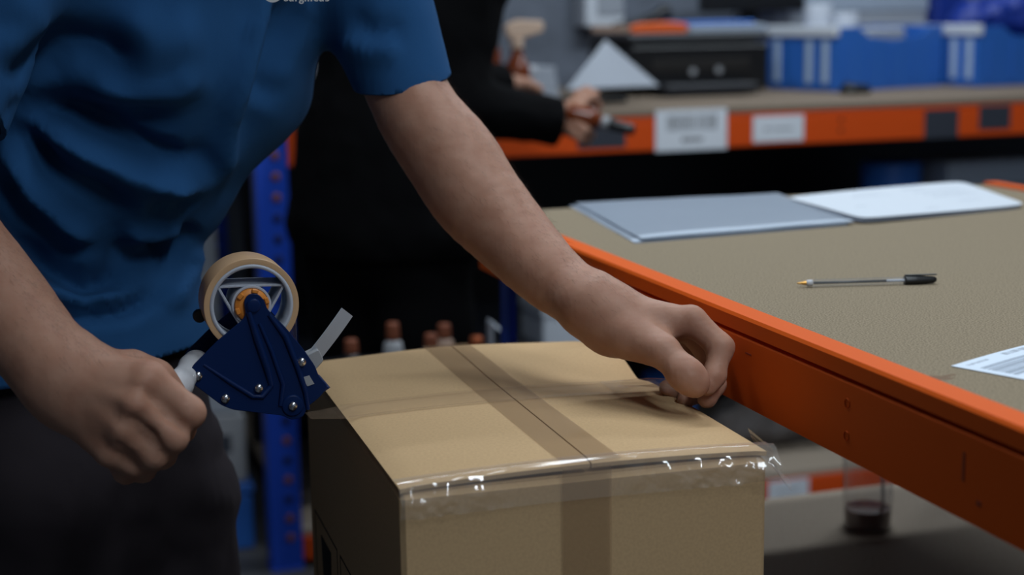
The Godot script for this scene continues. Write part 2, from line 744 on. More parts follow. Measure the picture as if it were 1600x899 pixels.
func make_materials() -> void:
	var fine := noise_tex(3, 0.035, [[0.0, grey(0.25)], [0.5, grey(0.55)], [1.0, grey(0.9)]], 512, 4)
	var speck := noise_tex(11, 0.11, [[0.0, grey(0.62)], [0.35, grey(0.82)], [0.6, grey(0.95)], [1.0, grey(1.0)]], 512, 4)
	var cloud := noise_tex(17, 0.008, [[0.0, grey(0.75)], [0.5, grey(0.9)], [1.0, grey(1.0)]], 512, 5)
	M.wall = grained(plain(c8(120, 128, 142), 0.85), cloud, 0.8)
	M.ceiling = plain(c8(222, 224, 228), 0.9)
	M.floor = grained(plain(c8(92, 92, 94), 0.6), cloud, 0.7)
	M.board = grained(plain(c8(156, 141, 118), 0.85, 0.0, 0.2), speck, 7.0, true, speck, 0.008)
	M.board_edge = grained(plain(c8(150, 125, 95), 0.85), speck, 9.0)
	M.bench_board = grained(plain(c8(140, 124, 108), 0.8, 0.0, 0.3), speck, 5.0)
	M.low_board = grained(plain(c8(186, 170, 152), 0.8, 0.0, 0.3), speck, 5.0)
	M.orange = plain(c8(218, 92, 24), 0.6, 0.0, 0.22)
	M.orange_back = plain(c8(216, 80, 24), 0.55, 0.0, 0.3)
	M.hole = plain(c8(40, 14, 8), 0.9)
	M.rivet = plain(c8(140, 84, 60), 0.5, 0.3)
	M.blue_post = plain(c8(24, 74, 196), 0.5)
	M.card = grained(plain(c8(202, 169, 127), 0.8, 0.0, 0.25), noise_tex(23, 0.07, [[0.0, grey(0.93)], [0.5, grey(0.97)], [1.0, grey(1.0)]], 512, 4), 7.0, false)
	M.tape = plain(c8(140, 108, 76, 0.17), 0.34)
	M.tape.transparency = BaseMaterial3D.TRANSPARENCY_ALPHA
	M.clear_tape = film(c8(235, 225, 215), 0.12, 0.07)
	M.ink = plain(c8(18, 14, 12), 0.8)
	M.skin = skin()
	M.shirt = cloth(c8(40, 84, 132), 31, 1.2)
	M.trousers = cloth(c8(50, 45, 49), 37, 1.4)
	M.black = cloth(c8(10, 10, 12), 41, 1.0)
	M.shoe = plain(c8(24, 22, 22), 0.6)
	M.hair = plain(c8(52, 36, 26), 0.6)
	M.navy = plain(c8(7, 32, 76), 0.42, 0.0, 0.3)
	M.steel = plain(c8(205, 205, 208), 0.25, 1.0)
	M.white_plastic = plain(c8(196, 196, 200), 0.45)
	M.core = plain(c8(176, 182, 194), 0.5)
	M.tape_roll = plain(c8(196, 160, 122), 0.35)
	M.orange_plastic = plain(c8(214, 132, 50), 0.45)
	M.paper = plain(c8(208, 214, 223), 0.75)
	M.black_plastic = plain(c8(17, 18, 21), 0.4)
	M.dark_grey = plain(c8(52, 56, 66), 0.6)
	M.blue_plastic = plain(c8(44, 104, 190), 0.45)
	M.deep_blue = plain(c8(20, 50, 140), 0.5)
	M.grey_plastic = plain(c8(150, 152, 156), 0.55)
	M.cream = plain(c8(206, 178, 156), 0.5)
	M.amber = film(c8(150, 62, 20), 0.55, 0.12)
	M.amber_solid = plain(c8(112, 52, 24), 0.15)
	M.glass = film(c8(235, 240, 245), 0.06, 0.03)
	M.scuff = plain(c8(150, 54, 20), 0.7)
	M.stain = plain(c8(128, 108, 92), 0.95, 0.0, 0.0)
	M.print_white = plain(c8(214, 216, 220), 0.7)
	M.strip = plain(c8(170, 145, 120, 0.14), 0.28)
	M.strip.transparency = BaseMaterial3D.TRANSPARENCY_ALPHA
	M.flap = plain(c8(170, 176, 186, 0.75), 0.3)
	M.flap.transparency = BaseMaterial3D.TRANSPARENCY_ALPHA
	M.sleeve = plain(c8(164, 176, 192, 0.62), 0.32)
	M.sleeve.transparency = BaseMaterial3D.TRANSPARENCY_ALPHA
	M.sleeve_seam = plain(c8(214, 226, 240, 0.7), 0.3)
	M.sleeve_seam.transparency = BaseMaterial3D.TRANSPARENCY_ALPHA
	M.paper_back = plain(c8(120, 128, 142), 0.8)
	M.page = printed(page_print(), 0.7)
	M.pen_clear = film(c8(235, 238, 242), 0.1, 0.05)
	M.brass = plain(c8(200, 150, 80), 0.3, 1.0)
	M.copper = plain(c8(178, 96, 60), 0.35, 0.6)
	M.dark_lid = plain(c8(34, 36, 42), 0.45)
	M.knife = plain(c8(228, 96, 30), 0.45)
	M.cream_dark = plain(c8(150, 124, 108), 0.6)
	M.grey_blue = plain(c8(156, 168, 184), 0.6)
	M.paper_dim = plain(c8(156, 162, 172), 0.7)
	M.streak = plain(c8(170, 190, 214), 0.6)
	M.cap = plain(c8(112, 58, 34), 0.6)
	M.amber_dark = plain(c8(92, 36, 14), 0.25, 0.0, 0.3)
	M.sack = plain(c8(112, 106, 104), 0.9)


func skin() -> StandardMaterial3D:
	var m := plain(c8(176, 136, 116), 0.56, 0.0, 0.35)
	m.subsurf_scatter_enabled = true
	m.subsurf_scatter_strength = 0.12
	var blotch := noise_tex(53, 0.012, [[0.0, Color(0.9, 0.83, 0.80)], [0.5, Color(0.96, 0.93, 0.91)], [1.0, Color(1, 1, 1)]], 512, 6)
	var pores := noise_tex(59, 0.06, [[0.0, grey(0.2)], [1.0, grey(0.9)]], 512, 4)
	return grained(m, blotch, 5.0, false, pores, 0.02)


func cloth(color: Color, seed_: int, rim: float) -> StandardMaterial3D:
	var m := plain(color, 0.92, 0.0, 0.2)
	m.rim_enabled = true
	m.rim = 0.25 * rim
	m.rim_tint = 0.9
	var weave := noise_tex(seed_, 0.2, [[0.0, grey(0.84)], [1.0, grey(1.0)]], 512, 3)
	return grained(m, weave, 9.0, false, weave, 0.015)


func room() -> void:
	var lo := Vector3(-2.6, 0, -5.4)
	var hi := Vector3(4.6, 3.15, 2.2)
	struct("floor", box(Vector3(hi.x - lo.x + 0.4, 0.2, hi.z - lo.z + 0.4), 0.0), M.floor, Vector3((lo.x + hi.x) / 2, -0.1, (lo.z + hi.z) / 2))
	struct("ceiling", box(Vector3(hi.x - lo.x + 0.4, 0.2, hi.z - lo.z + 0.4), 0.0), M.ceiling, Vector3((lo.x + hi.x) / 2, hi.y + 0.1, (lo.z + hi.z) / 2))
	for w in [["back", 0, lo.z - 0.1], ["front", 0, hi.z + 0.1], ["left", 1, lo.x - 0.1], ["right", 1, hi.x + 0.1]]:
		var across: bool = w[1] == 0
		var size := Vector3(hi.x - lo.x, hi.y, 0.2) if across else Vector3(0.2, hi.y, hi.z - lo.z)
		struct("wall_" + w[0], box(size, 0.0), M.wall, Vector3((lo.x + hi.x) / 2, hi.y / 2, w[2]) if across else Vector3(w[2], hi.y / 2, (lo.z + hi.z) / 2))
	struct("baseboard_back", box(Vector3(hi.x - lo.x, 0.1, 0.015), 0.003), M.dark_grey, Vector3((lo.x + hi.x) / 2, 0.05, lo.z + 0.0075))


# ---------------------------------------------------------------- benches
# an upright of slotted steel: a C of sheet metal with keyholes and studs on its face
func upright(parent: Node, x0: float, x1: float, z: float, h: float, studs: Array, deep := 0.05) -> void:
	var st := start()
	add_boxed(st, Vector3(x0, 0.006, z - 0.004), Vector3(x1, h, z), 0.001)
	add_boxed(st, Vector3(x0, 0.006, z - deep), Vector3(x0 + 0.004, h, z - 0.004), 0.001)
	add_boxed(st, Vector3(x1 - 0.004, 0.006, z - deep), Vector3(x1, h, z - 0.004), 0.001)
	var p := part("upright", done(st), M.blue_post, parent)
	part("foot_plate", boxed(Vector3(x0 - 0.002, 0, z - deep - 0.01), Vector3(x1 + 0.002, 0.006, z + 0.004), 0.001), M.blue_post, p)
	var y := 0.09
	var k := 0
	while y < h - 0.03:
		var xc := x0 + (x1 - x0) * 0.62
		var stud: bool = studs.has(k)
		var c := start()
		add_lathe(c, Transform3D(Basis(Vector3.RIGHT, PI / 2), Vector3(xc, y, z)), [Vector2(0.0115, -0.001), Vector2(0.0115, 0.0012), Vector2(0.008, 0.002 if stud else 0.0012), Vector2(0.0, 0.003 if stud else 0.0012)], 12)
		part("stud" if stud else "keyhole", done(c), M.rivet if stud else M.dark_blue, p)
		y += 0.0535
		k += 1


func rack_bench() -> void:
	M.dark_blue = plain(c8(10, 26, 84), 0.6)
	var t := thing("rack_bench", "orange-beamed rack bench with blue slotted uprights along the back wall, carrying the printer", "bench")
	var x0 := 0.585
	var x1 := 3.75
	upright(t, x0, 0.668, -3.895, 2.6, [0, 1, 3, 5, 17, 18, 19, 20, 21], 0.07)
	upright(t, x1, x1 + 0.083, -3.895, 2.6, [0, 1, 20, 21], 0.07)
	upright(t, x0, 0.668, -5.13, 2.6, [], 0.07)
	upright(t, x1, x1 + 0.083, -5.13, 2.6, [], 0.07)
	for b in [[1.075, 1.17, -3.9], [0.02, 0.088, -3.9], [1.075, 1.17, -5.18], [0.02, 0.088, -5.18]]:
		var z: float = b[2]
		var st := start()
		add_boxed(st, Vector3(0.67, b[0], z - 0.045), Vector3(x1 - 0.002, b[1] - 0.012, z), 0.004)
		add_boxed(st, Vector3(0.67, b[1] - 0.014, z - 0.045), Vector3(x1 - 0.002, b[1], z - 0.0), 0.004)
		var beam := part("beam", done(st), M.orange_back, t)
		if z > -4 and b[0] > 1:
			for y in [1.11, 1.14]:
				part("bolt_hole", moved(lathe([Vector2(0.006, -0.002), Vector2(0.006, 0.0006), Vector2(0, 0.0006)], 12), Transform3D(Basis(Vector3.RIGHT, PI / 2), Vector3(2.265, y, z))), M.hole, beam)
	part("bench_top", boxed(Vector3(0.67, 1.17, -5.22), Vector3(x1 - 0.002, 1.188, -3.9), 0.002), M.bench_board, t)
	part("bottom_shelf", boxed(Vector3(0.67, 0.088, -5.22), Vector3(x1 - 0.002, 0.106, -3.905), 0.002), M.low_board, t)
	part("middle_shelf", boxed(Vector3(0.672, 0.50, -4.78), Vector3(x1 - 0.004, 0.52, -3.97), 0.002), M.dark_grey, t)
	part("back_panel", boxed(Vector3(0.675, 0.11, -4.80), Vector3(x1 - 0.006, 1.06, -4.785), 0.001), M.black_plastic, t)
	# labels stuck on the beams, each with its print
	for l in [[Vector2(1.688, 1.186), Vector2(1.905, 1.072), 1], [Vector2(1.985, 1.160), Vector2(2.145, 1.086), 2], [Vector2(2.540, 1.158), Vector2(2.655, 1.075), 0], [Vector2(2.725, 1.166), Vector2(2.835, 1.095), 0], [Vector2(1.46, 1.15), Vector2(1.60, 1.09), 0], [Vector2(2.05, 0.086), Vector2(2.185, 0.02), 2]]:
		var p := part("label", boxed(Vector3(l[0].x, l[1].y, -3.9), Vector3(l[1].x, l[0].y, -3.8985), 0.0005), M.paper if l[2] else M.dark_grey, t)
		p.set_meta("label", ["blank dark grey label patch", "white label with a tall barcode", "white label with a line of small print"][l[2]])
		if l[2]:
			var st := start()
			add_sheet(st, 1, 1, span(Vector3(l[0].x + 0.004, l[0].y - 0.004, -3.8982), Vector3(l[1].x - 0.004, l[0].y - 0.004, -3.8982), Vector3(l[1].x - 0.004, l[1].y + 0.004, -3.8982), Vector3(l[0].x + 0.004, l[1].y + 0.004, -3.8982)), 0.0002)
			part("print", done(st), printed(barcode(240, 140, l[2] == 1)), p)


func moved(m: ArrayMesh, xf: Transform3D) -> ArrayMesh:
	var st := SurfaceTool.new()
	st.append_from(m, 0, xf)
	return st.commit()


# flat print: a barcode with a line of figures below it, or two grey lines of text
func barcode(w: int, h: int, bars: bool) -> Image:
	var im := Image.create(w, h, false, Image.FORMAT_RGB8)
	im.fill(c8(226, 231, 238))
	var rng := RandomNumberGenerator.new()
	rng.seed = w * 7 + h
	if bars:
		var x := int(w * 0.14)
		while x < w * 0.88:
			var k := rng.randi_range(2, 6)
			im.fill_rect(Rect2i(x, int(h * 0.1), k, int(h * 0.4)), c8(80, 80, 84))
			x += k + rng.randi_range(3, 7)
		text_line(im, Rect2i(int(w * 0.36), int(h * 0.68), int(w * 0.3), int(h * 0.13)), rng, c8(110, 110, 114))
	else:
		text_line(im, Rect2i(int(w * 0.2), int(h * 0.45), int(w * 0.6), int(h * 0.13)), rng, c8(150, 155, 162))
	return im


# small illegible print, as the photograph shows it
func text_line(im: Image, r: Rect2i, rng: RandomNumberGenerator, color: Color) -> void:
	var x := r.position.x
	while x < r.end.x:
		var k := rng.randi_range(2, maxi(3, r.size.y / 2))
		im.fill_rect(Rect2i(x, r.position.y + rng.randi_range(0, 1), mini(k, r.end.x - x), maxi(1, r.size.y - rng.randi_range(0, 2))), color)
		x += k + rng.randi_range(1, 3)


func packing_table() -> void:
	var t := thing("packing_table", "packing table with speckled board top and orange steel edge beams, beside the cardboard box", "table")
	var x0 := 0.645
	var x1 := 1.535
	var z0 := -2.14
	var z1 := 0.35
	var y := 1.17
	# near long beam: lip, step and web, swept along the table
	var prof := [Vector2(0, 0), Vector2(0, 0.0645), Vector2(0.0012, 0.0658), Vector2(0.008, 0.0664), Vector2(0.008, 0.0692), Vector2(0.0, 0.0698), Vector2(0, 0.083), Vector2(0.002, 0.086), Vector2(0.026, 0.086), Vector2(0.026, 0.078), Vector2(0.045, 0.078), Vector2(0.045, 0)]
	var top := y - 0.082
	for s in [[x0, 1.0], [x1, -1.0]]:
		var st := start()
		var poly := []
		for p: Vector2 in prof:
			poly.append(Vector2(s[0] + p.x * s[1], top + p.y))
		add_prism(st, Transform3D(), poly, z0, z1, 0.0006)
		var beam := part("side_beam", done(st), M.orange, t)
		beam.set_meta("label", "orange painted side beam")
		if s[1] > 0:
			for h in [[-1.0895, 0.048], [-1.0895, 0.02]]:
				var c := start()
				add_lathe(c, Transform3D(Basis(Vector3.FORWARD, PI / 2), Vector3(x0, top + h[1], h[0])), [Vector2(0.0038, -0.0008), Vector2(0.0044, 0.0), Vector2(0.0034, 0.0012), Vector2(0.0024, 0.0004), Vector2(0, 0.0002)], 14)
				part("rivet", done(c), M.orange, beam)
			for m in [[-0.925, 0.04, 0.0016, 0.022], [-0.905, 0.018, 0.003, 0.004], [-1.27, 0.052, 0.006, 0.0016]]:
				part("scuff", boxed(Vector3(x0 - 0.0003, top + m[1] - m[3] / 2, m[0] - m[2]), Vector3(x0 + 0.001, top + m[1] + m[3] / 2, m[0] + m[2]), 0.0001), M.scuff, beam)
	for z in [z0, z1]:
		var s := 1.0 if z == z0 else -1.0
		part("end_beam", boxed(Vector3(x0 + 0.046, top, minf(z, z + 0.04 * s)), Vector3(x1 - 0.046, y - 0.006, maxf(z, z + 0.04 * s)), 0.003), M.orange, t)
	part("table_top", boxed(Vector3(x0 + 0.027, y - 0.016, z0 + 0.002), Vector3(x1 - 0.027, y, z1 - 0.002), 0.0015), M.board, t)
	part("lower_shelf", boxed(Vector3(x0 + 0.03, 0.662, z0 + 0.004), Vector3(x1 - 0.03, 0.68, z1 - 0.004), 0.0015), M.low_board, t)
	for z in [z0 + 0.01, z1 - 0.04]:
		for x in [x0 + 0.028, x1 - 0.05]:
			part("leg", l_angle(x, z, y - 0.03), M.blue_post, t)
	for s in [x0 + 0.012, x1 - 0.046]:
		part("shelf_rail", boxed(Vector3(s, 0.61, z0 + 0.05), Vector3(s + 0.034, 0.662, z1 - 0.05), 0.003), M.dark_grey, t)
	# marks worn into the board
	var smear := []
	for k in 14:
		var r := 1.0 + 0.35 * sin(k * 2.3) + 0.2 * cos(k * 5.1)
		smear.append(Vector2(cos(TAU * k / 14.0) * 0.017 * r, sin(TAU * k / 14.0) * 0.0075 * r))
	part("stain", moved(prism(smear, -0.0004, 0.0002, 0.0001), Transform3D(Basis(Vector3.RIGHT, -PI / 2).rotated(Vector3.UP, 0.15), Vector3(0.6827, 1.1700, -1.0189))), M.stain, t)


func l_angle(x: float, z: float, h: float) -> ArrayMesh:
	var st := start()
	add_boxed(st, Vector3(x, 0, z), Vector3(x + 0.024, h, z + 0.004), 0.001)
	add_boxed(st, Vector3(x, 0, z + 0.004), Vector3(x + 0.004, h, z + 0.04), 0.001)
	return done(st)


func packing_stand() -> void:
	var t := thing("packing_stand", "low grey packing stand under the cardboard box", "stand", Vector3(0.44, 0, -1.385), deg_to_rad(-1.5))
	part("stand_top", boxed(Vector3(-0.17, 0.655, -0.27), Vector3(0.17, 0.68, 0.27), 0.003), M.low_board, t)
	for x in [-0.15, 0.15]:
		for z in [-0.25, 0.25]:
			part("leg", boxed(Vector3(x - 0.018, 0, z - 0.018), Vector3(x + 0.018, 0.655, z + 0.018), 0.003), M.dark_grey, t)
	for z in [-0.25, 0.25]:
		part("rail", boxed(Vector3(-0.132, 0.58, z - 0.012), Vector3(0.132, 0.654, z + 0.012), 0.002), M.dark_grey, t)


# ---------------------------------------------------------------- people
func torso(f: Field, pel: Vector3, waist: Vector3, chest: Vector3, upper: Vector3, w: Vector3, g: float, hips := 0.0, between := []) -> void:
	f.group(0.05, 0.05)
	f.slab(pel, waist, w, 0.155 + g + hips, 0.15 + g, 0.74)
	var stops := [[waist, 0.15]] + between + [[chest, 0.155]]
	for i in stops.size() - 1:
		f.slab(stops[i][0], stops[i + 1][0], w, stops[i][1] + g, stops[i + 1][1] + g, 0.72)
	f.slab(chest, upper, w, 0.158 + g, 0.15 + g, 0.62)


func head(f: Field, at: Vector3, fwd: Vector3, upw: Vector3) -> void:
	var side := fwd.cross(upw).normalized()
	var u := side.cross(fwd).normalized()
	f.group(0.03, 0.01)
	f.slab(at + u * 0.03 - fwd * 0.03, at + u * 0.03 + fwd * 0.03, side, 0.078, 0.074, 1.28)
	f.slab(at - u * 0.02 + fwd * 0.035, at - u * 0.085 + fwd * 0.06, side, 0.062, 0.036, 0.9)
	f.group(0.012, 0.012)
	f.bone(at + u * 0.005 + fwd * 0.1, at - u * 0.035 + fwd * 0.122, 0.008, 0.013)   # nose
	f.bone(at - u * 0.064 + fwd * 0.098 - side * 0.02, at - u * 0.064 + fwd * 0.098 + side * 0.02, 0.007, 0.007)   # lips
	f.bone(at + u * 0.02 + fwd * 0.1 - side * 0.04, at + u * 0.022 + fwd * 0.103 + side * 0.04, 0.01, 0.01)   # brow
	f.group(0.004, 0.008)
	for s in [-1.0, 1.0]:
		f.slab(at + side * s * 0.079 + u * 0.014 - fwd * 0.012, at + side * s * 0.08 - u * 0.03 - fwd * 0.004, fwd, 0.017, 0.011, 0.45)


func face_parts(p: Node, at: Vector3, fwd: Vector3, upw: Vector3) -> void:
	var side := fwd.cross(upw).normalized()
	var u := side.cross(fwd).normalized()
	for s in [-1.0, 1.0]:
		var e := start()
		add_lathe(e, Transform3D(Basis(), at + side * s * 0.032 - u * 0.002 + fwd * 0.092), [Vector2(0, -0.011), Vector2(0.008, -0.008), Vector2(0.011, 0), Vector2(0.008, 0.008), Vector2(0, 0.011)], 12)
		part("eye", done(e), M.white_plastic, p)
	var f := Field.new()
	f.group(0.03, 0.02)
	f.slab(at + u * 0.05 - fwd * 0.035, at + u * 0.055 + fwd * 0.03, side, 0.084, 0.078, 1.15)
	f.slab(at + u * 0.0 - fwd * 0.055, at + u * 0.05 - fwd * 0.045, side, 0.078, 0.082, 1.0)
	part("hair", skin_mesh(f.nets(at - Vector3.ONE * 0.17, at + Vector3.ONE * 0.19, 0.01)), M.hair, p)


func leg(f: Field, hip: Vector3, knee: Vector3, ankle: Vector3, g: float) -> void:
	f.group(0.03, 0.04)
	f.chain([hip, hip.lerp(knee, 0.5), knee, ankle.lerp(knee, 0.65), ankle], [0.095 + g, 0.08 + g, 0.056 + g, 0.055 + g, 0.036 + g * 1.5])


func shoe(p: Node, ankle: Vector3, fwd: Vector3) -> void:
	var f := Field.new()
	f.group(0.03, 0.03)
	var b := Vector3(ankle.x, 0.042, ankle.z)
	f.bone(b - fwd * 0.045, b + fwd * 0.06, 0.041, 0.04)
	f.bone(b + fwd * 0.06, b + fwd * 0.15 - Vector3(0, 0.006, 0), 0.042, 0.034)
	f.bone(b + Vector3(0, 0.02, 0), ankle + Vector3(0, 0.015, 0), 0.043, 0.046)
	var m := f.nets(b - Vector3(0.25, 0.06, 0.25), b + Vector3(0.25, 0.2, 0.25), 0.012)
	part("shoe", skin_mesh(opened(m, func(v: Vector3) -> float: return 0.003 - v.y)), M.shoe, p)


func from_line(v: Vector3, a: Vector3, b: Vector3) -> float:
	var d := (b - a).normalized()
	return (v - a - d * (v - a).dot(d)).length()


func near_line(p: Vector2, pts: Array) -> Vector2:
	var best := Vector2(1e3, 0)
	var run := 0.0
	var total := 0.0
	for i in pts.size() - 1:
		total += pts[i].distance_to(pts[i + 1])
	for i in pts.size() - 1:
		var a: Vector2 = pts[i]
		var e: Vector2 = pts[i + 1] - a
		var t := clampf((p - a).dot(e) / maxf(e.length_squared(), 1e-9), 0.0, 1.0)
		var d := (p - a - e * t).length()
		if d < best.x:
			best = Vector2(d, (run + t * e.length()) / total)
		run += e.length()
	return best


func worker() -> void:
	var w := Vector3(0.961, 0.034, -0.275).normalized()
	var fwd := Vector3(0.275, -0.25, 0.961).normalized()
	var pel := Vector3(0.0394, 0.9630, -1.6987)
	var waist := Vector3(0.0387, 1.1211, -1.7182)
	var chest := Vector3(0.1621, 1.4201, -1.6919)
	var upper := Vector3(0.1985, 1.5563, -1.6845)
	var trunk := [[Vector3(0.0205, 1.2152, -1.7365), 0.108], [Vector3(0.1021, 1.3150, -1.7128), 0.130]]
	var neck := Vector3(0.2134, 1.6403, -1.6741)
	var top := Vector3(0.2392, 1.7296, -1.6292)
	var rs := Vector3(0.0251, 1.5800, -1.5850)
	var re := Vector3(-0.1043, 1.3376, -1.4744)
	var rw := Vector3(0.0352, 1.1575, -1.3042)
	var ls := Vector3(0.3645, 1.5920, -1.7013)
	var le := Vector3(0.4132, 1.3499, -1.5703)
	var lw := Vector3(0.5313, 1.1700, -1.3483)
	var hip_r := Vector3(-0.0143, 0.9447, -1.6486)
	var hip_l := Vector3(0.1093, 0.9048, -1.7290)
	var knee_r := Vector3(hip_r.x - 0.02, 0.5, hip_r.z + 0.05)
	var knee_l := Vector3(hip_l.x + 0.03, 0.5, hip_l.z + 0.03)
	var ankle_r := Vector3(hip_r.x - 0.06, 0.1, hip_r.z)
	var ankle_l := Vector3(hip_l.x + 0.03, 0.1, hip_l.z - 0.05)
	var t := thing("person", "man in a blue T-shirt leaning over the cardboard box, holding the tape gun", "person")

	# the body under the clothes
	var f := Field.new()
	torso(f, pel, waist, chest, upper, w, -0.045, 0.0, trunk)
	f.group(0.03, 0.05)
	f.bone(rs, upper, 0.045, 0.05)
	f.bone(ls, upper, 0.045, 0.05)
	f.bone(upper, neck, 0.05, 0.054)
	f.bone(neck, top - fwd * 0.02, 0.054, 0.056)
	leg(f, hip_r, knee_r, ankle_r, -0.006)
	leg(f, hip_l, knee_l, ankle_l, -0.006)
	var body := f.nets(Vector3(-0.3, 0.02, -2.05), Vector3(0.62, 1.78, -1.3), 0.016)

	var hf := Field.new()
	hf.group(0.03, 0.03)
	hf.bone(neck, top - fwd * 0.02, 0.054, 0.056)
	head(hf, top, fwd, Vector3.UP)
	var head_mesh := hf.nets(top - Vector3.ONE * 0.16, top + Vector3.ONE * 0.19, 0.006)

	# left arm with its hand, pinching the tape
	var la := Field.new()
	la.group(0.0, 0.03)
	la.swept([ls, Vector3(0.3896, 1.4333, -1.6311), Vector3(0.3994, 1.3931, -1.6043), le, Vector3(0.4369, 1.3085, -1.5387), Vector3(0.4531, 1.2711, -1.5050), Vector3(0.4765, 1.2353, -1.4640), Vector3(0.4980, 1.2024, -1.4133), Vector3(0.5186, 1.1838, -1.3786), Vector3(0.5333, 1.1708, -1.3532)], [0.036, 0.040, 0.0425, 0.0448, 0.0488, 0.0470, 0.0408, 0.0345, 0.0298, 0.0290])
	var hand_k := 0.014
	la.group(hand_k, 0.02)
	la.bone(Vector3(0.5211, 1.1801, -1.3557), Vector3(0.5529, 1.1600, -1.3362), 0.031, 0.026)
	la.bone(Vector3(0.5370, 1.1684, -1.3376), Vector3(0.6000, 1.1682, -1.3032), 0.025, 0.0145)
	la.bone(Vector3(0.5406, 1.1664, -1.3467), Vector3(0.6057, 1.1594, -1.3243), 0.025, 0.0145)
	la.bone(Vector3(0.5467, 1.1571, -1.3537), Vector3(0.6070, 1.1458, -1.3480), 0.024, 0.0135)
	la.bone(Vector3(0.5529, 1.1489, -1.3608), Vector3(0.6048, 1.1330, -1.3676), 0.022, 0.0125)
	la.bone(Vector3(0.5374, 1.1598, -1.3305), Vector3(0.5616, 1.1492, -1.2993), 0.024, 0.0175)
	# thumb
	la.group(0.012, 0.010)
	la.chain([Vector3(0.5429, 1.1567, -1.3121), Vector3(0.5620, 1.1471, -1.2795), Vector3(0.5749, 1.1298, -1.2592), Vector3(0.5835, 1.1208, -1.2526)], [0.0205, 0.0140, 0.0114, 0.0102])
	la.bone(Vector3(0.5720, 1.1326, -1.2586), Vector3(0.5753, 1.1287, -1.2557), 0.0126, 0.0126)
	la.bone(Vector3(0.5774, 1.1260, -1.2534), Vector3(0.5816, 1.1225, -1.2514), 0.0116, 0.0108)
	# index
	la.group(0.007, 0.005)
	la.chain([Vector3(0.6013, 1.1699, -1.3031), Vector3(0.6217, 1.1461, -1.2813), Vector3(0.6098, 1.1219, -1.2699), Vector3(0.6018, 1.1135, -1.2666)], [0.0142, 0.0120, 0.0102, 0.0090])
	la.group(0.006, 0.003)
	la.chain([Vector3(0.6069, 1.1606, -1.3241), Vector3(0.6254, 1.1334, -1.3140), Vector3(0.6195, 1.1090, -1.2900), Vector3(0.6071, 1.0978, -1.2790)], [0.0142, 0.0122, 0.0105, 0.0094])
	la.group(0.006, 0.003)
	la.chain([Vector3(0.6070, 1.1458, -1.3480), Vector3(0.6260, 1.1154, -1.3382), Vector3(0.6136, 1.0957, -1.3171), Vector3(0.5980, 1.0921, -1.3066)], [0.0135, 0.0118, 0.0105, 0.0092])
	la.group(0.006, 0.003)
	la.chain([Vector3(0.6048, 1.1330, -1.3676), Vector3(0.6180, 1.1024, -1.3597), Vector3(0.6044, 1.0901, -1.3447), Vector3(0.5916, 1.0969, -1.3373)], [0.0125, 0.0105, 0.0092, 0.0082])
	var arm_l := la.nets(Vector3(0.3, 1.02, -1.78), Vector3(0.72, 1.62, -1.2), 0.0034)

	# right arm with its hand, closed round the handle
	var ra := Field.new()
	ra.group(0.0, 0.03)
	ra.swept([rs, rs.lerp(re, 0.6), re, Vector3(-0.0619, 1.2718, -1.4214), Vector3(-0.0175, 1.2198, -1.3683), Vector3(0.0119, 1.1838, -1.3295), Vector3(0.0315, 1.1623, -1.3084)], [0.058, 0.052, 0.048, 0.0485, 0.0425, 0.0375, 0.0355])
	ra.group(0.014, 0.02)
	ra.bone(Vector3(0.0296, 1.1645, -1.3094), Vector3(0.0450, 1.1536, -1.2981), 0.034, 0.03)
	ra.bone(Vector3(0.0449, 1.1665, -1.3016), Vector3(0.0944, 1.1685, -1.2560), 0.024, 0.0145)
	ra.bone(Vector3(0.0432, 1.1596, -1.2966), Vector3(0.0834, 1.1506, -1.2455), 0.024, 0.0145)
	ra.bone(Vector3(0.0395, 1.1502, -1.2960), Vector3(0.0718, 1.1292, -1.2495), 0.024, 0.0140)
	ra.bone(Vector3(0.0341, 1.1430, -1.3007), Vector3(0.0608, 1.1086, -1.2620), 0.022, 0.0130)
	ra.bone(Vector3(0.0546, 1.1582, -1.2980), Vector3(0.0797, 1.1358, -1.2674), 0.022, 0.018)
	ra.group(0.012, 0.012)
	ra.chain([Vector3(0.0557, 1.1611, -1.3142), Vector3(0.0851, 1.1622, -1.3177), Vector3(0.1060, 1.1535, -1.3231), Vector3(0.1194, 1.1397, -1.3236)], [0.022, 0.016, 0.0132, 0.0112])
	ra.group(0.007, 0.005)
	ra.chain([Vector3(0.0944, 1.1685, -1.2560), Vector3(0.1255, 1.1390, -1.2478), Vector3(0.1213, 1.1158, -1.2822), Vector3(0.1082, 1.1215, -1.3025)], [0.0145, 0.0122, 0.0106, 0.0092])
	ra.group(0.007, 0.003)
	ra.chain([Vector3(0.0834, 1.1506, -1.2455), Vector3(0.1100, 1.1209, -1.2419), Vector3(0.1041, 1.0959, -1.2797), Vector3(0.0926, 1.1012, -1.3016)], [0.0145, 0.0122, 0.0106, 0.0092])
	ra.group(0.007, 0.003)
	ra.chain([Vector3(0.0718, 1.1292, -1.2495), Vector3(0.0945, 1.1063, -1.2496), Vector3(0.0870, 1.0839, -1.2851), Vector3(0.0773, 1.0902, -1.3045)], [0.0140, 0.0116, 0.0102, 0.0088])
	ra.group(0.007, 0.003)
	ra.chain([Vector3(0.0608, 1.1086, -1.2620), Vector3(0.0797, 1.0961, -1.2642), Vector3(0.0738, 1.0808, -1.2931), Vector3(0.0666, 1.0866, -1.3072)], [0.0130, 0.0104, 0.0092, 0.0082])
	var arm_r := ra.nets(Vector3(-0.2, 1.02, -1.55), Vector3(0.18, 1.62, -1.16), 0.0034)

	var lumps := FastNoiseLite.new()
	lumps.seed = 5
	lumps.frequency = 32.0
	lumps.fractal_octaves = 3
	var live := func(v: Vector3, _n: Vector3) -> float: return lumps.get_noise_3dv(v) * 0.0006
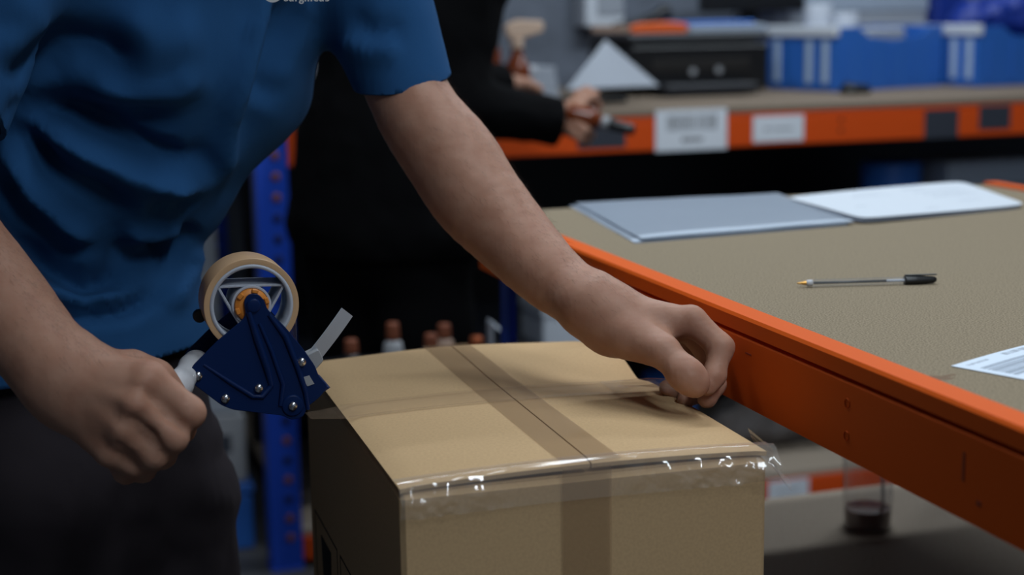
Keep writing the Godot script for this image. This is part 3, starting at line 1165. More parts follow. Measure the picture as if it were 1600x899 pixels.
	arm_l = displaced(arm_l, live)
	arm_r = displaced(arm_r, live)
	# folds and veins of the skin: lines on the hands, pressed in or raised
	var lines := [
		[[Vector3(0.5436, 1.1503, -1.2861), Vector3(0.5490, 1.1318, -1.2851)], -0.0022, 0.0020], [[Vector3(0.5504, 1.1493, -1.2794), Vector3(0.5577, 1.1331, -1.2783)], -0.0020, 0.0018],
		[[Vector3(0.5370, 1.1537, -1.2932), Vector3(0.5437, 1.1347, -1.2938)], -0.0018, 0.0020], [[Vector3(0.5847, 1.1581, -1.3073), Vector3(0.5913, 1.1699, -1.3074)], -0.0016, 0.003],
		[[Vector3(0.5651, 1.1347, -1.2516), Vector3(0.5767, 1.1426, -1.2493)], -0.0016, 0.0013], [[Vector3(0.5676, 1.1318, -1.2502), Vector3(0.5787, 1.1397, -1.2481)], -0.0014, 0.0013],
		[[Vector3(0.0539, 1.1693, -1.2736), Vector3(0.0895, 1.1682, -1.2405)], 0.0016, 0.004], [[Vector3(0.0506, 1.1622, -1.2680), Vector3(0.0783, 1.1526, -1.2305)], 0.0016, 0.004], [[Vector3(0.0476, 1.1540, -1.2674), Vector3(0.0675, 1.1332, -1.2356)], 0.0014, 0.004],
		[[Vector3(0.0922, 1.1595, -1.2358), Vector3(0.1062, 1.1428, -1.2334), Vector3(0.1180, 1.1306, -1.2348)], -0.0030, 0.0026], [[Vector3(0.0788, 1.1419, -1.2326), Vector3(0.0911, 1.1285, -1.2324), Vector3(0.1030, 1.1144, -1.2366)], -0.0030, 0.0026], [[Vector3(0.0682, 1.1212, -1.2406), Vector3(0.0770, 1.1117, -1.2445), Vector3(0.0870, 1.1005, -1.2498)], -0.0028, 0.0024],
		[[Vector3(0.0859, 1.1688, -1.2396), Vector3(0.0914, 1.1743, -1.2410)], 0.0018, 0.006], [[Vector3(0.0777, 1.1541, -1.2288), Vector3(0.0813, 1.1560, -1.2280)], 0.0018, 0.006], [[Vector3(0.0694, 1.1337, -1.2330), Vector3(0.0724, 1.1347, -1.2322)], 0.0016, 0.006]]
	var creased := func(v: Vector3, _n: Vector3) -> float:
		var d := 0.0
		for l in lines:
			for i in l[0].size() - 1:
				var q: Vector3 = Geometry3D.get_closest_point_to_segment(v, l[0][i], l[0][i + 1])
				var r: float = q.distance_to(v) / (l[2] * 1.6)
				if r < 2.5:
					d += l[1] * exp(-r * r)
		return d
	arm_l = displaced(arm_l, creased)
	arm_r = displaced(arm_r, creased)
	var all_skin := joined([body, head_mesh, arm_l, arm_r])
	part("body", skin_mesh(all_skin), M.skin, t)
	face_parts(t, top, fwd, Vector3.UP)
	arm_hair(t, [arm_l, arm_r], [[le, lw], [re, rw]])

	# T-shirt: torso and two sleeves, creased, then cut open at hem, cuffs and neck
	var s := Field.new()
	torso(s, Vector3(0.0444, 1.0358, -1.7108), waist, chest, upper, w, 0.008, 0.012, trunk)
	s.group(0.05, 0.06)
	s.bone(rs, rs.lerp(re, 0.8), 0.075, 0.083)
	s.bone(ls, Vector3(0.4060, 1.3664, -1.5918), 0.066, 0.0510)
	s.bone(rs, upper, 0.072, 0.08)
	s.bone(ls, upper, 0.07, 0.08)
	s.group(0.03, 0.05)
	s.bone(upper, neck, 0.085, 0.075)
	var shirt := s.nets(Vector3(-0.32, 0.9, -2.0), Vector3(0.6, 1.75, -1.22), 0.0065)
	var folds := shirt_folds()
	var across := Vector3(0.9945, -0.0000, 0.1045)
	var out := Vector3(-0.1045, 0.0000, 0.9945)
	var soft_noise := FastNoiseLite.new()
	soft_noise.seed = 8
	soft_noise.frequency = 9.0
	soft_noise.fractal_octaves = 2
	shirt = displaced(shirt, func(v: Vector3, n: Vector3) -> float:
		var d: float = soft_noise.get_noise_3dv(v) * 0.003
		var facing := smoothstep(-0.15, 0.35, n.dot(out))
		if facing <= 0.0:
			return d
		var p := Vector2(v.dot(across), v.y)
		for l in folds:
			if not l[3].has_point(p):
				continue
			var q := near_line(p, l[0])
			var r: float = q.x / l[2]
			if r < 2.6:
				d += l[1] * 1.75 * exp(-r * r) * facing * smoothstep(0.0, 0.25, q.y) * smoothstep(0.0, 0.25, 1.0 - q.y)
		return d)
	var h0 := Vector3(-0.0265, 1.0933, -1.5738)
	var h1 := Vector3(0.1442, 1.1058, -1.5207)
	var cuff_l := Vector3(0.3855, 1.3815, -1.5692)
	var axis_l := (Vector3(0.4018, 1.3256, -1.5961) - Vector3(0.3955, 1.3849, -1.6094)).normalized() * 1.0 + Vector3(0.1, 0, -0.33)
	axis_l = axis_l.normalized()
	var cuff_r := rs.lerp(re, 0.78)
	var axis_r := (re - rs).normalized()
	shirt = opened(shirt, func(v: Vector3) -> float:
		var hem: float = lerpf(h0.y, h1.y, clampf((v.x - h0.x) / (h1.x - h0.x), -1.0, 2.0)) - v.y
		var a: float = (v - cuff_l).dot(axis_l) if from_line(v, ls, le) < 0.088 and v.distance_to(cuff_l) < 0.2 else -1.0
		var b: float = (v - cuff_r).dot(axis_r) if from_line(v, rs, re) < 0.11 and v.distance_to(cuff_r) < 0.2 else -1.0
		return maxf(maxf(hem, v.y - neck.y - 0.012), maxf(a, b)), 0.005)
	var sm := part("tshirt", skin_mesh(shirt), M.shirt, t)
	shirt_print(sm, shirt)

	# trousers
	var tr := Field.new()
	tr.group(0.06, 0.06)
	tr.slab(pel, Vector3(0.0417, 1.0636, -1.7170), w, 0.168, 0.152, 0.76)
	leg(tr, hip_r, knee_r, ankle_r, 0.016)
	leg(tr, hip_l, knee_l, ankle_l, 0.016)
	var legs := tr.nets(Vector3(-0.3, 0.03, -2.02), Vector3(0.4, 1.16, -1.36), 0.011)
	var tf := [[[Vector3(0.1173, 1.0238, -1.4819), Vector3(0.1889, 1.0003, -1.5610)], 0.007, 0.012], [[Vector3(0.1101, 1.0054, -1.4808), Vector3(0.1932, 0.9707, -1.5540)], -0.006, 0.012], [[Vector3(0.1026, 0.9840, -1.4791), Vector3(0.1841, 0.9314, -1.5495)], 0.006, 0.014], [[Vector3(0.1408, 0.9342, -1.4573), Vector3(0.2054, 0.9180, -1.5401)], 0.005, 0.014], [[Vector3(0.0594, 1.0462, -1.5049), Vector3(0.0182, 0.9668, -1.5033)], 0.006, 0.02]]
	legs = displaced(legs, func(v: Vector3, n: Vector3) -> float:
		var d: float = soft_noise.get_noise_3dv(v * 1.6) * 0.004
		for l in tf:
			var q: Vector3 = Geometry3D.get_closest_point_to_segment(v, l[0][0], l[0][1])
			var r: float = Vector2((q - v).dot(across), q.y - v.y).length() / l[2]
			if r < 2.6 and n.dot(out) > -0.2:
				d += l[1] * exp(-r * r)
		return d)
	legs = opened(legs, func(v: Vector3) -> float: return maxf(v.y - 1.10, 0.07 - v.y), 0.005)
	part("trousers", skin_mesh(legs), M.trousers, t)
	shoe(t, ankle_r, Vector3(0.275, 0, 0.961).normalized())
	shoe(t, ankle_l, Vector3(0.4, 0, 0.92).normalized())


# creases of the T-shirt: [line over the chest (across, height), push in metres, width, box round it]
func shirt_folds() -> Array:
	var raw := [
		[[Vector2(0.0911, 1.5119), Vector2(0.0845, 1.4559), Vector2(0.0670, 1.4062), Vector2(0.0461, 1.3379), Vector2(0.0316, 1.2976), Vector2(0.0054, 1.2699)], 0.013, 0.013],
		[[Vector2(0.1034, 1.4868), Vector2(0.0906, 1.4184), Vector2(0.0687, 1.3563), Vector2(0.0445, 1.3068)], -0.008, 0.02],
		[[Vector2(0.1409, 1.4925), Vector2(0.1243, 1.4366), Vector2(0.0976, 1.3746)], 0.006, 0.012],
		[[Vector2(0.1223, 1.4927), Vector2(0.1060, 1.4181), Vector2(0.0811, 1.3561)], -0.007, 0.016],
		[[Vector2(-0.1549, 1.4033), Vector2(-0.1038, 1.4337), Vector2(-0.0667, 1.4319), Vector2(-0.0321, 1.4065)], -0.016, 0.020],
		[[Vector2(-0.1633, 1.3629), Vector2(-0.1131, 1.3746), Vector2(-0.0580, 1.3613), Vector2(0.0041, 1.3648)], -0.012, 0.016],
		[[Vector2(-0.0996, 1.3962), Vector2(-0.0507, 1.3830), Vector2(-0.0070, 1.3886), Vector2(0.0311, 1.4068)], 0.010, 0.016],
		[[Vector2(-0.1624, 1.3785), Vector2(-0.0893, 1.3556), Vector2(-0.0350, 1.3279), Vector2(0.0014, 1.3124), Vector2(0.0362, 1.3256)], -0.017, 0.013],
		[[Vector2(-0.1571, 1.3628), Vector2(-0.1085, 1.3434), Vector2(-0.0544, 1.3114), Vector2(-0.0179, 1.2983), Vector2(0.0294, 1.3145)], 0.014, 0.014],
		[[Vector2(-0.1758, 1.3600), Vector2(-0.1284, 1.3187), Vector2(-0.0803, 1.2899), Vector2(-0.0477, 1.2614)], -0.015, 0.013],
		[[Vector2(-0.1766, 1.3444), Vector2(-0.1481, 1.2972), Vector2(-0.1189, 1.2624), Vector2(-0.0803, 1.2307)], 0.014, 0.015],
		[[Vector2(-0.1843, 1.3164), Vector2(-0.1556, 1.2723), Vector2(-0.1238, 1.2282), Vector2(-0.1031, 1.2092)], -0.013, 0.014],
		[[Vector2(-0.1755, 1.2477), Vector2(-0.1403, 1.2097), Vector2(-0.1043, 1.1874), Vector2(-0.0511, 1.1959)], -0.014, 0.012],
		[[Vector2(-0.1833, 1.2166), Vector2(-0.1478, 1.1849), Vector2(-0.1113, 1.1719), Vector2(-0.0552, 1.1785)], 0.010, 0.011],
		[[Vector2(-0.1605, 1.1788), Vector2(-0.1179, 1.1626), Vector2(-0.0685, 1.1600), Vector2(-0.0232, 1.1737)], -0.011, 0.009],
		[[Vector2(-0.0472, 1.2707), Vector2(-0.0128, 1.2777), Vector2(0.0047, 1.2575)], -0.008, 0.014],
		[[Vector2(-0.0901, 1.2215), Vector2(-0.0472, 1.2115), Vector2(-0.0063, 1.2233)], -0.009, 0.012],
		[[Vector2(-0.0705, 1.2399), Vector2(-0.0336, 1.2362), Vector2(-0.0021, 1.2451)], 0.009, 0.012],
		[[Vector2(-0.0322, 1.2019), Vector2(-0.0031, 1.2264), Vector2(0.0147, 1.2355)], -0.014, 0.010],
		[[Vector2(-0.0287, 1.1519), Vector2(0.0008, 1.1827), Vector2(0.0161, 1.2136)], 0.008, 0.014],
		[[Vector2(0.1702, 1.4608), Vector2(0.2002, 1.4417), Vector2(0.2377, 1.4473)], -0.003, 0.012],
		[[Vector2(0.1627, 1.4360), Vector2(0.1929, 1.4199), Vector2(0.2302, 1.4225)], 0.004, 0.012],
		[[Vector2(-0.1398, 1.3376), Vector2(-0.1040, 1.3102), Vector2(-0.0556, 1.2896), Vector2(-0.0060, 1.2888), Vector2(0.0350, 1.3038)], 0.014, 0.026],
		[[Vector2(-0.1784, 1.3101), Vector2(-0.1500, 1.2598), Vector2(-0.1148, 1.2218), Vector2(-0.0782, 1.2119)], 0.010, 0.024],
		[[Vector2(-0.0650, 1.4643), Vector2(-0.0233, 1.4325), Vector2(0.0327, 1.4379)], 0.010, 0.03],
		[[Vector2(-0.1553, 1.5156), Vector2(-0.1338, 1.4529), Vector2(-0.1546, 1.4095)], 0.010, 0.02]]
	var out := []
	for l in raw:
		var r := Rect2(l[0][0], Vector2.ZERO)
		for p: Vector2 in l[0]:
			r = r.expand(p)
		out.append([l[0], l[1], l[2], r.grow(l[2] * 2.6)])
	return out


# the chest print: an emblem and a word, laid on the cloth
func shirt_print(shirt: Node, cloth_mesh: Array) -> void:
	var right := (Vector3(0.3086, 1.4736, -1.5262) - Vector3(0.2689, 1.4743, -1.5392)).normalized()
	var up := Vector3(-right.y, right.x, 0).normalized()
	up = (Vector3.UP - right * right.y).normalized()
	var out := right.cross(up).normalized()
	var at := Vector3(0.2635, 1.4741, -1.5196)
	var word := TextMesh.new()
	word.text = "Surgineus"
	var font := SystemFont.new()
	font.font_names = PackedStringArray(["Droid Sans"])
	font.font_weight = 700
	word.font = font
	word.font_size = 16
	word.pixel_size = 0.00062
	word.depth = 0.0006
	word.horizontal_alignment = HORIZONTAL_ALIGNMENT_LEFT
	var arr := word.get_mesh_arrays()
	var vs: PackedVector3Array = arr[Mesh.ARRAY_VERTEX]
	var w := 0.0
	for v in vs:
		w = maxf(w, v.x)
	var k := 0.0445 / maxf(w, 0.001)
	var st := start()
	var ix: PackedInt32Array = arr[Mesh.ARRAY_INDEX]
	st.set_smooth_group(-1)
	for i in ix:
		var v := vs[i]
		st.add_vertex(on_cloth(at + right * (v.x * k) + up * (v.y * k + 0.002), out, cloth_mesh) + out * (v.z + 0.0004))
	part("lettering", done(st), M.print_white, shirt)
	var e := start()
	var c := at - right * 0.0105 + up * 0.0062
	for ring in [[0.0095, 0.0066, 0.0003]]:
		for s in 24:
			var t0 := TAU * s / 24
			var t1 := TAU * (s + 1) / 24
			var q := []
			for g in [[ring[0], t0], [ring[0], t1], [ring[1], t1], [ring[1], t0]]:
				q.append(on_cloth(c + (right * cos(g[1]) + up * sin(g[1]) * 0.9) * g[0], out, cloth_mesh) + out * 0.0006)
			face(e, q, c - out)
	part("emblem_ring", done(e), M.print_white, shirt)
	var d := start()
	var fan := []
	for s in 14:
		fan.append(on_cloth(c + right * 0.001 + (right * cos(TAU * s / 14) + up * sin(TAU * s / 14)) * 0.0036, out, cloth_mesh) + out * 0.0006)
	face(d, fan, c - out)
	part("emblem_dot", done(d), M.orange, shirt)


# the point of the cloth straight behind p
func on_cloth(p: Vector3, out: Vector3, m: Array) -> Vector3:
	var best := 1e9
	var vs: PackedVector3Array = m[0]
	if patch.is_empty():
		for i in vs.size():
			var r: Vector3 = vs[i] - p
			if absf(r.dot(out)) < 0.2 and (r - out * r.dot(out)).length() < 0.09:
				patch.append(vs[i])
	var hit := 0.0
	var weight := 0.0
	for v in patch:
		var r := v - p
		var s: float = (r - out * r.dot(out)).length()
		if s < 0.012 and r.dot(out) > -0.06:
			var k := 1.0 / (s * s + 1e-5)
			hit += r.dot(out) * k
			weight += k
			best = minf(best, s)
	return p + out * (hit / weight) if weight > 0.0 else p


var patch: Array[Vector3] = []


# short hairs on the forearms
func arm_hair(parent: Node, arms: Array, bones: Array) -> void:
	var rng := RandomNumberGenerator.new()
	rng.seed = 77
	var st := start()
	st.set_smooth_group(-1)
	for a in 2:
		var vs: PackedVector3Array = arms[a][0]
		var ns := vertex_normals(vs, arms[a][1])
		var from: Vector3 = bones[a][0]
		var to: Vector3 = bones[a][1]
		var axis := (to - from).normalized()
		var length := from.distance_to(to)
		for i in vs.size():
			var s := (vs[i] - from).dot(axis) / length
			if s < -0.25 or s > 1.05 or rng.randf() > 0.5:
				continue
			var n := ns[i]
			if n.dot(Vector3(0.55, 0.75, -0.35)) < 0.35 and rng.randf() > 0.12:
				continue
			var d := (axis * 0.9 + n * rng.randf_range(0.25, 0.8) + Vector3(rng.randf_range(-1, 1), rng.randf_range(-1, 1), rng.randf_range(-1, 1)) * 0.35).normalized()
			var l := rng.randf_range(0.005, 0.012)
			var side := d.cross(n).normalized() * 0.00011
			var mid := vs[i] + d * l * 0.55
			var tip := vs[i] + (d * 0.9 + axis * 0.5).normalized() * l
			tri(st, vs[i] - side, vs[i] + side, mid)
			tri(st, mid - side * 0.8, mid + side * 0.8, tip)
	var p := part("arm_hair", done(st), M.hair, parent)
	p.set_meta("kind", "stuff")


# the second person, in black, seen from behind and beside
func colleague() -> void:
	var fwd := Vector3(0.75, 0, -0.66).normalized()
	var w := Vector3(0.66, 0, 0.75).normalized()
	var pel := Vector3(0.79, 1.0, -3.36)
	var waist := Vector3(0.79, 1.16, -3.36)
	var chest := Vector3(0.85, 1.42, -3.38)
	var upper := Vector3(0.88, 1.56, -3.39)
	var neck := upper + Vector3(0.02, 0.1, -0.01)
	var top := neck + Vector3(0.05, 0.15, -0.04)
	var rs := upper + w * 0.17
	var ls := upper - w * 0.17
	var re := Vector3(0.9081, 1.2608, -3.2248)
	var rw := Vector3(1.1564, 1.2196, -3.2112)
	var le := ls + Vector3(0.1, -0.27, -0.02)
	var lw := Vector3(1.20, 1.28, -3.72)
	var t := thing("person", "person dressed all in black at the rack bench, holding an amber bottle", "person")
	var f := Field.new()
	torso(f, pel, waist, chest, upper, w, -0.02)
	f.group(0.03, 0.04)
	f.bone(rs, upper, 0.055, 0.06)
	f.bone(ls, upper, 0.055, 0.06)
	f.bone(upper, neck, 0.06, 0.054)
	f.bone(neck, top, 0.054, 0.056)
	f.chain([rs, re, rw], [0.05, 0.042, 0.029])
	f.chain([ls, le, lw], [0.05, 0.042, 0.029])
	var hips := [pel - w * 0.09, pel + w * 0.09]
	var knees := []
	var ankles := []
	for h: Vector3 in hips:
		knees.append(h + Vector3(0.02, -0.46, 0))
		ankles.append(Vector3(h.x, 0.1, h.z))
	for i in 2:
		leg(f, hips[i], knees[i], ankles[i], -0.01)
	var body := f.nets(Vector3(0.5, 0.02, -3.85), Vector3(1.36, 1.75, -3.0), 0.018)
	var hf := Field.new()
	hf.group(0.03, 0.03)
	hf.bone(neck, top, 0.054, 0.056)
	head(hf, top, fwd, Vector3.UP)
	var head_mesh := hf.nets(top - Vector3.ONE * 0.16, top + Vector3.ONE * 0.19, 0.008)
	# right hand round the bottle
	var g := Field.new()
	g.group(0.014, 0.015)
	g.bone(rw, Vector3(1.1794, 1.2284, -3.2160), 0.03, 0.028)
	for k in [[Vector3(1.1742, 1.2430, -3.2098), Vector3(1.2077, 1.2593, -3.2020)], [Vector3(1.1768, 1.2312, -3.2174), Vector3(1.1985, 1.2435, -3.1860)], [Vector3(1.1759, 1.2172, -3.2151), Vector3(1.1896, 1.2190, -3.1789)], [Vector3(1.1785, 1.2053, -3.2226), Vector3(1.1818, 1.1966, -3.1825)]]:
		g.bone(k[0], k[1], 0.018, 0.014)
	g.group(0.006, 0.006)
	g.chain([Vector3(1.2077, 1.2593, -3.2020), Vector3(1.2354, 1.2693, -3.2109), Vector3(1.2567, 1.2479, -3.2267), Vector3(1.2502, 1.2330, -3.2420)], [0.0135, 0.012, 0.0105, 0.009])
	g.group(0.006, 0.005)
	g.chain([Vector3(1.1985, 1.2435, -3.1860), Vector3(1.2082, 1.2304, -3.1643), Vector3(1.2343, 1.2170, -3.1853), Vector3(1.2446, 1.2064, -3.2120)], [0.0135, 0.012, 0.0105, 0.009])
	g.group(0.006, 0.005)
	g.chain([Vector3(1.1896, 1.2190, -3.1789), Vector3(1.1990, 1.2005, -3.1563), Vector3(1.2198, 1.1897, -3.1796), Vector3(1.2308, 1.1901, -3.2081)], [0.0135, 0.012, 0.0105, 0.009])
	g.group(0.006, 0.005)
	g.chain([Vector3(1.1818, 1.1966, -3.1825), Vector3(1.1916, 1.1837, -3.1609), Vector3(1.2107, 1.1745, -3.1796), Vector3(1.2174, 1.1794, -3.2051)], [0.0125, 0.011, 0.0095, 0.0085])
	g.group(0.008, 0.008)
	g.chain([Vector3(1.1923, 1.2354, -3.2345), Vector3(1.2207, 1.2677, -3.2528), Vector3(1.2415, 1.2783, -3.2587), Vector3(1.2621, 1.2720, -3.2562)], [0.018, 0.014, 0.0125, 0.0105])
	var hand := g.nets(rw - Vector3(0.08, 0.1, 0.12), rw + Vector3(0.16, 0.12, 0.12), 0.004)
	# left hand resting on the bench
	var o := Field.new()
	o.group(0.012, 0.01)
	var d := (lw - le).normalized()
	for k in 4:
		var b := lw + d * 0.05 + w * (k - 1.5) * 0.019
		o.bone(lw, b, 0.022, 0.014)
	for k in 4:
		o.group(0.006, 0.004)
		var b := lw + d * 0.05 + w * (k - 1.5) * 0.019
		var l: float = [0.034, 0.042, 0.04, 0.032][k]
		o.chain([b, b + d * l - Vector3(0, 0.012, 0), b + d * l * 1.4 - Vector3(0, 0.034, 0)], [0.013, 0.011, 0.009])
	o.group(0.006, 0.006)
	o.chain([lw + d * 0.01, lw + d * 0.035 + w * 0.035, lw + d * 0.065 + w * 0.048 - Vector3(0, 0.015, 0)], [0.018, 0.014, 0.011])
	var hand2 := o.nets(lw - Vector3.ONE * 0.12, lw + Vector3.ONE * 0.15, 0.005)
	part("body", skin_mesh(joined([body, head_mesh, hand, hand2])), M.skin, t)
	face_parts(t, top, fwd, Vector3.UP)
	var s := Field.new()
	torso(s, pel, waist, chest, upper, w, 0.05, 0.04)
	s.group(0.04, 0.04)
	s.bone(rs, upper, 0.08, 0.09)
	s.bone(ls, upper, 0.08, 0.09)
	s.bone(upper, neck, 0.09, 0.075)
	s.chain([rs, re, rw], [0.082, 0.068, 0.052])
	s.chain([ls, le, lw], [0.082, 0.064, 0.05])
	var jumper := s.nets(Vector3(0.42, 0.82, -3.86), Vector3(1.38, 1.74, -2.98), 0.014)
	var rough := FastNoiseLite.new()
	rough.seed = 21
	rough.frequency = 7.0
	jumper = displaced(jumper, func(v: Vector3, _n: Vector3) -> float: return rough.get_noise_3dv(v) * 0.012)
	var c1 := rw
	var a1 := (rw - re).normalized()
	var a2 := (lw - le).normalized()
	jumper = opened(jumper, func(v: Vector3) -> float:
		var a: float = (v - c1).dot(a1) if v.distance_to(c1) < 0.15 else -1.0
		var b: float = (v - lw).dot(a2) + 0.02 if v.distance_to(lw) < 0.12 else -1.0
		return maxf(maxf(a, b), maxf(0.93 - v.y, v.y - neck.y + 0.02)), 0.008)
	part("sweatshirt", skin_mesh(jumper), M.black, t)
	var tr := Field.new()
	tr.group(0.06, 0.06)
	tr.slab(pel - Vector3(0, 0.04, 0), waist - Vector3(0, 0.06, 0), w, 0.20, 0.18, 0.8)
	for i in 2:
		leg(tr, hips[i], knees[i], ankles[i], 0.03)
	var legs := tr.nets(Vector3(0.42, 0.03, -3.75), Vector3(1.2, 1.2, -3.0), 0.016)
	legs = opened(legs, func(v: Vector3) -> float: return maxf(v.y - 1.06, 0.07 - v.y), 0.006)
	part("trousers", skin_mesh(legs), M.black, t)
	for i in 2:
		shoe(t, ankles[i], fwd)


# ---------------------------------------------------------------- the box being taped
const BOX_TOP := 0.41

func flap_height(x: float, z: float) -> float:
	var crown := 0.0045 * (1.0 - pow(clampf(absf(x - 0.005) / 0.162, 0.0, 1.0), 2.0))
	var wave := 0.0
	if x > 0.0:
		# the far corner of the right flap is pushed up in a fold
		var s := smoothstep(0.02, 0.155, x)
		wave += 0.012 * s * exp(-pow((z + 0.135) / 0.04, 2.0)) - 0.006 * s * exp(-pow((z + 0.062) / 0.022, 2.0))
	wave += 0.002 * smoothstep(0.05, 0.2, -z) * (1.0 - smoothstep(0.0, 0.12, absf(x)))
	return crown + wave


func carton() -> void:
	var t := thing("cardboard_box", "brown cardboard box with taped top flaps and crumpled clear tape along its front edge", "box", Vector3(0.44, 0.68, -1.385), deg_to_rad(-1.5))
	var x0 := -0.157
	var x1 := 0.165
	var z0 := -0.235
	var z1 := 0.24
	var st := start()
	add_box(st, Transform3D(Basis(), Vector3((x0 + x1) / 2, 0.2, 0.0025)), Vector3(x1 - x0, 0.4, z1 - z0), 0.004)
	part("box_body", done(st), M.card, t)
	for s in [[x0, 0.0042], [0.0058, x1]]:
		var a: float = s[0]
		var b: float = s[1]
		part("top_flap", sheet(14, 40, func(u: float, v: float) -> Vector3:
			var x := lerpf(a, b, u)
			var z := lerpf(z0 + 0.001, z1 - 0.001, v)
			var edge := minf(minf(x - x0, x1 - x), minf(z - z0, z1 - z))
			return Vector3(x, BOX_TOP - 0.002 + flap_height(x, z) - 0.003 * exp(-edge / 0.003), z), 0.004), M.card, t)
	# lower ends of the minor flaps close the gap under the top ones
	part("inner_flap", boxed(Vector3(x0 + 0.004, 0.398, z0 + 0.004), Vector3(x1 - 0.004, 0.402, z1 - 0.004), 0.001), M.card, t)
	var on_top := func(x: float, z: float, up: float) -> Vector3: return Vector3(x, BOX_TOP - 0.0018 + flap_height(x, z) + up, z)
	# tape along the seam, down the front
	part("seam_tape", sheet(6, 40, func(u: float, v: float) -> Vector3:
		var z := lerpf(z0, z1, v)
		var x := lerpf(0.0, 0.006, v) + (u - 0.5) * 0.052
		return on_top.call(x, z, 0.0006), 0.0001), M.tape, t)
	part("front_tape", sheet(2, 8, func(u: float, v: float) -> Vector3: return Vector3(0.0 + (u - 0.5) * 0.043, lerpf(0.409, 0.19, v), z1 + 0.0032 + 0.0004 * sin(v * 9.0)), 0.0001), M.tape, t)
	part("back_tape", sheet(2, 8, func(u: float, v: float) -> Vector3: return Vector3(0.005 - (u - 0.5) * 0.048, lerpf(0.409, 0.3, v), z0 - 0.0012), 0.0001), M.tape, t)
	# clear tape over the front edge: flat on the top, crumpled down the front
	var crumple := FastNoiseLite.new()
	crumple.seed = 14
	crumple.frequency = 26.0
	crumple.fractal_octaves = 3
	part("edge_tape", sheet(120, 22, func(u: float, v: float) -> Vector3:
		var x := lerpf(x0 - 0.002, x1 + 0.006, u)
		var s := lerpf(-0.017, 0.03, v)
		var ends := smoothstep(0.36, 0.02, u) + smoothstep(0.5, 0.85, u)
		var n := crumple.get_noise_2d(x * 1.5, s * 2.2) * 0.02 * ends * smoothstep(0.005, 0.016, s)
		var ridge := absf(crumple.get_noise_2d(x * 0.9 + 7.0, s * 1.2 + x)) * 0.016 * ends * smoothstep(0.005, 0.02, s)
		if s < 0.0:
			var p: Vector3 = on_top.call(clampf(x, x0, x1), z1 + s, 0.0008)
			return Vector3(x, p.y + 0.0025 * exp(-pow((s + 0.002) / 0.004, 2.0)), p.z)
		var tent := 0.0
		for c in [[1.0, 0.15, 0.0125, 0.021], [0.875, 0.05, 0.008, 0.015], [0.79, 0.045, 0.007, 0.013], [0.70, 0.05, 0.0065, 0.012], [0.62, 0.04, 0.005, 0.014], [0.02, 0.10, 0.009, 0.016], [0.12, 0.06, 0.007, 0.014], [0.21, 0.06, 0.006, 0.016]]:
			var k: float = maxf(0.0, 1.0 - absf(u - c[0] + (s - 0.01) * 1.2) / c[1])
			tent = maxf(tent, c[2] * k * (clampf(s / c[3], 0.0, 1.0) if s < c[3] else clampf((0.034 - s) / (0.034 - c[3]), 0.0, 1.0)))
		var round_ := clampf(s / 0.004, 0.0, 1.0)
		return Vector3(x, BOX_TOP + 0.001 - maxf(0.0, s - 0.001) + flap_height(clampf(x, x0, x1), z1) * (1.0 - round_), z1 + 0.0034 * round_ + (absf(n) + ridge) * 0.5 * (1.0 - 0.25 * clampf(tent / 0.003, 0.0, 1.0)) + tent + 0.0006), 0.0), M.clear_tape, t)
	part("tape_tail", sheet(8, 14, func(u: float, v: float) -> Vector3:
		var y := BOX_TOP - 0.002 - 0.04 * v
		return Vector3(x1 + 0.003 + 0.02 * v * v + 0.004 * u * v, y + 0.006 * u, z1 + 0.004 - u * 0.05 * (1.0 - v * 0.7) + 0.003 * sin(v * 5.0 + u * 3.0)), 0.0), M.clear_tape, t)
	# the strip being laid: from the dispenser across the top to the fingers
	var inv := t.transform.affine_inverse()
	var from_a: Vector3 = inv * Vector3(0.2316, 1.1128, -1.3120)
	var from_b: Vector3 = inv * Vector3(0.2278, 1.1201, -1.2612)
	var to_a: Vector3 = inv * Vector3(0.5903, 1.1163, -1.2645)
	var to_b: Vector3 = inv * Vector3(0.5827, 1.1134, -1.2536)
	part("tape_strip", sheet(90, 8, func(u: float, v: float) -> Vector3:
		var z := lerpf(-0.026, 0.024, v)
		var ripple := 0.0006 + 0.0008 * absf(sin(v * PI * 2.0)) * (0.4 + 0.6 * sin(u * 11.0 + v))
		if u < 0.1:
			var p: Vector3 = from_a.lerp(from_b, v)
			var q: Vector3 = on_top.call(x0, z, ripple)
			return p.lerp(q, u / 0.1) + Vector3(0, 0.001 * sin(v * PI * 3.0) * sin(u / 0.1 * PI), 0)
		var x := lerpf(x0, x1, (u - 0.1) / 0.9)
		return on_top.call(x, z + 0.008 * (u - 0.1) / 0.9, ripple), 0.0), M.strip, t)
	part("tape_end", sheet(24, 16, func(u: float, v: float) -> Vector3:
		var p: Vector3 = on_top.call(x1 - 0.06, lerpf(-0.019, 0.031, v), 0.0016)
		var q: Vector3 = to_a.lerp(to_b, v)
		var mid: Vector3 = p.lerp(q, u)
		return mid + Vector3(0, 0.0035 * sin(v * TAU * 1.5 + 0.6) * smoothstep(0.05, 0.7, u) + 0.003 * sin(u * PI), 0), 0.0), M.clear_tape, t)
	for e in [[0.0, 0.10], [0.90, 1.0]]:
		part("tape_edge", sheet(60, 1, func(u: float, v: float) -> Vector3:
			var z: float = lerpf(-0.026, 0.024, lerpf(e[0], e[1], v))
			return on_top.call(lerpf(x0, x1, u), z + 0.008 * u, 0.0018), 0.0), M.tape, t)
	# print on the side: two framed handling marks
	var marks := start()
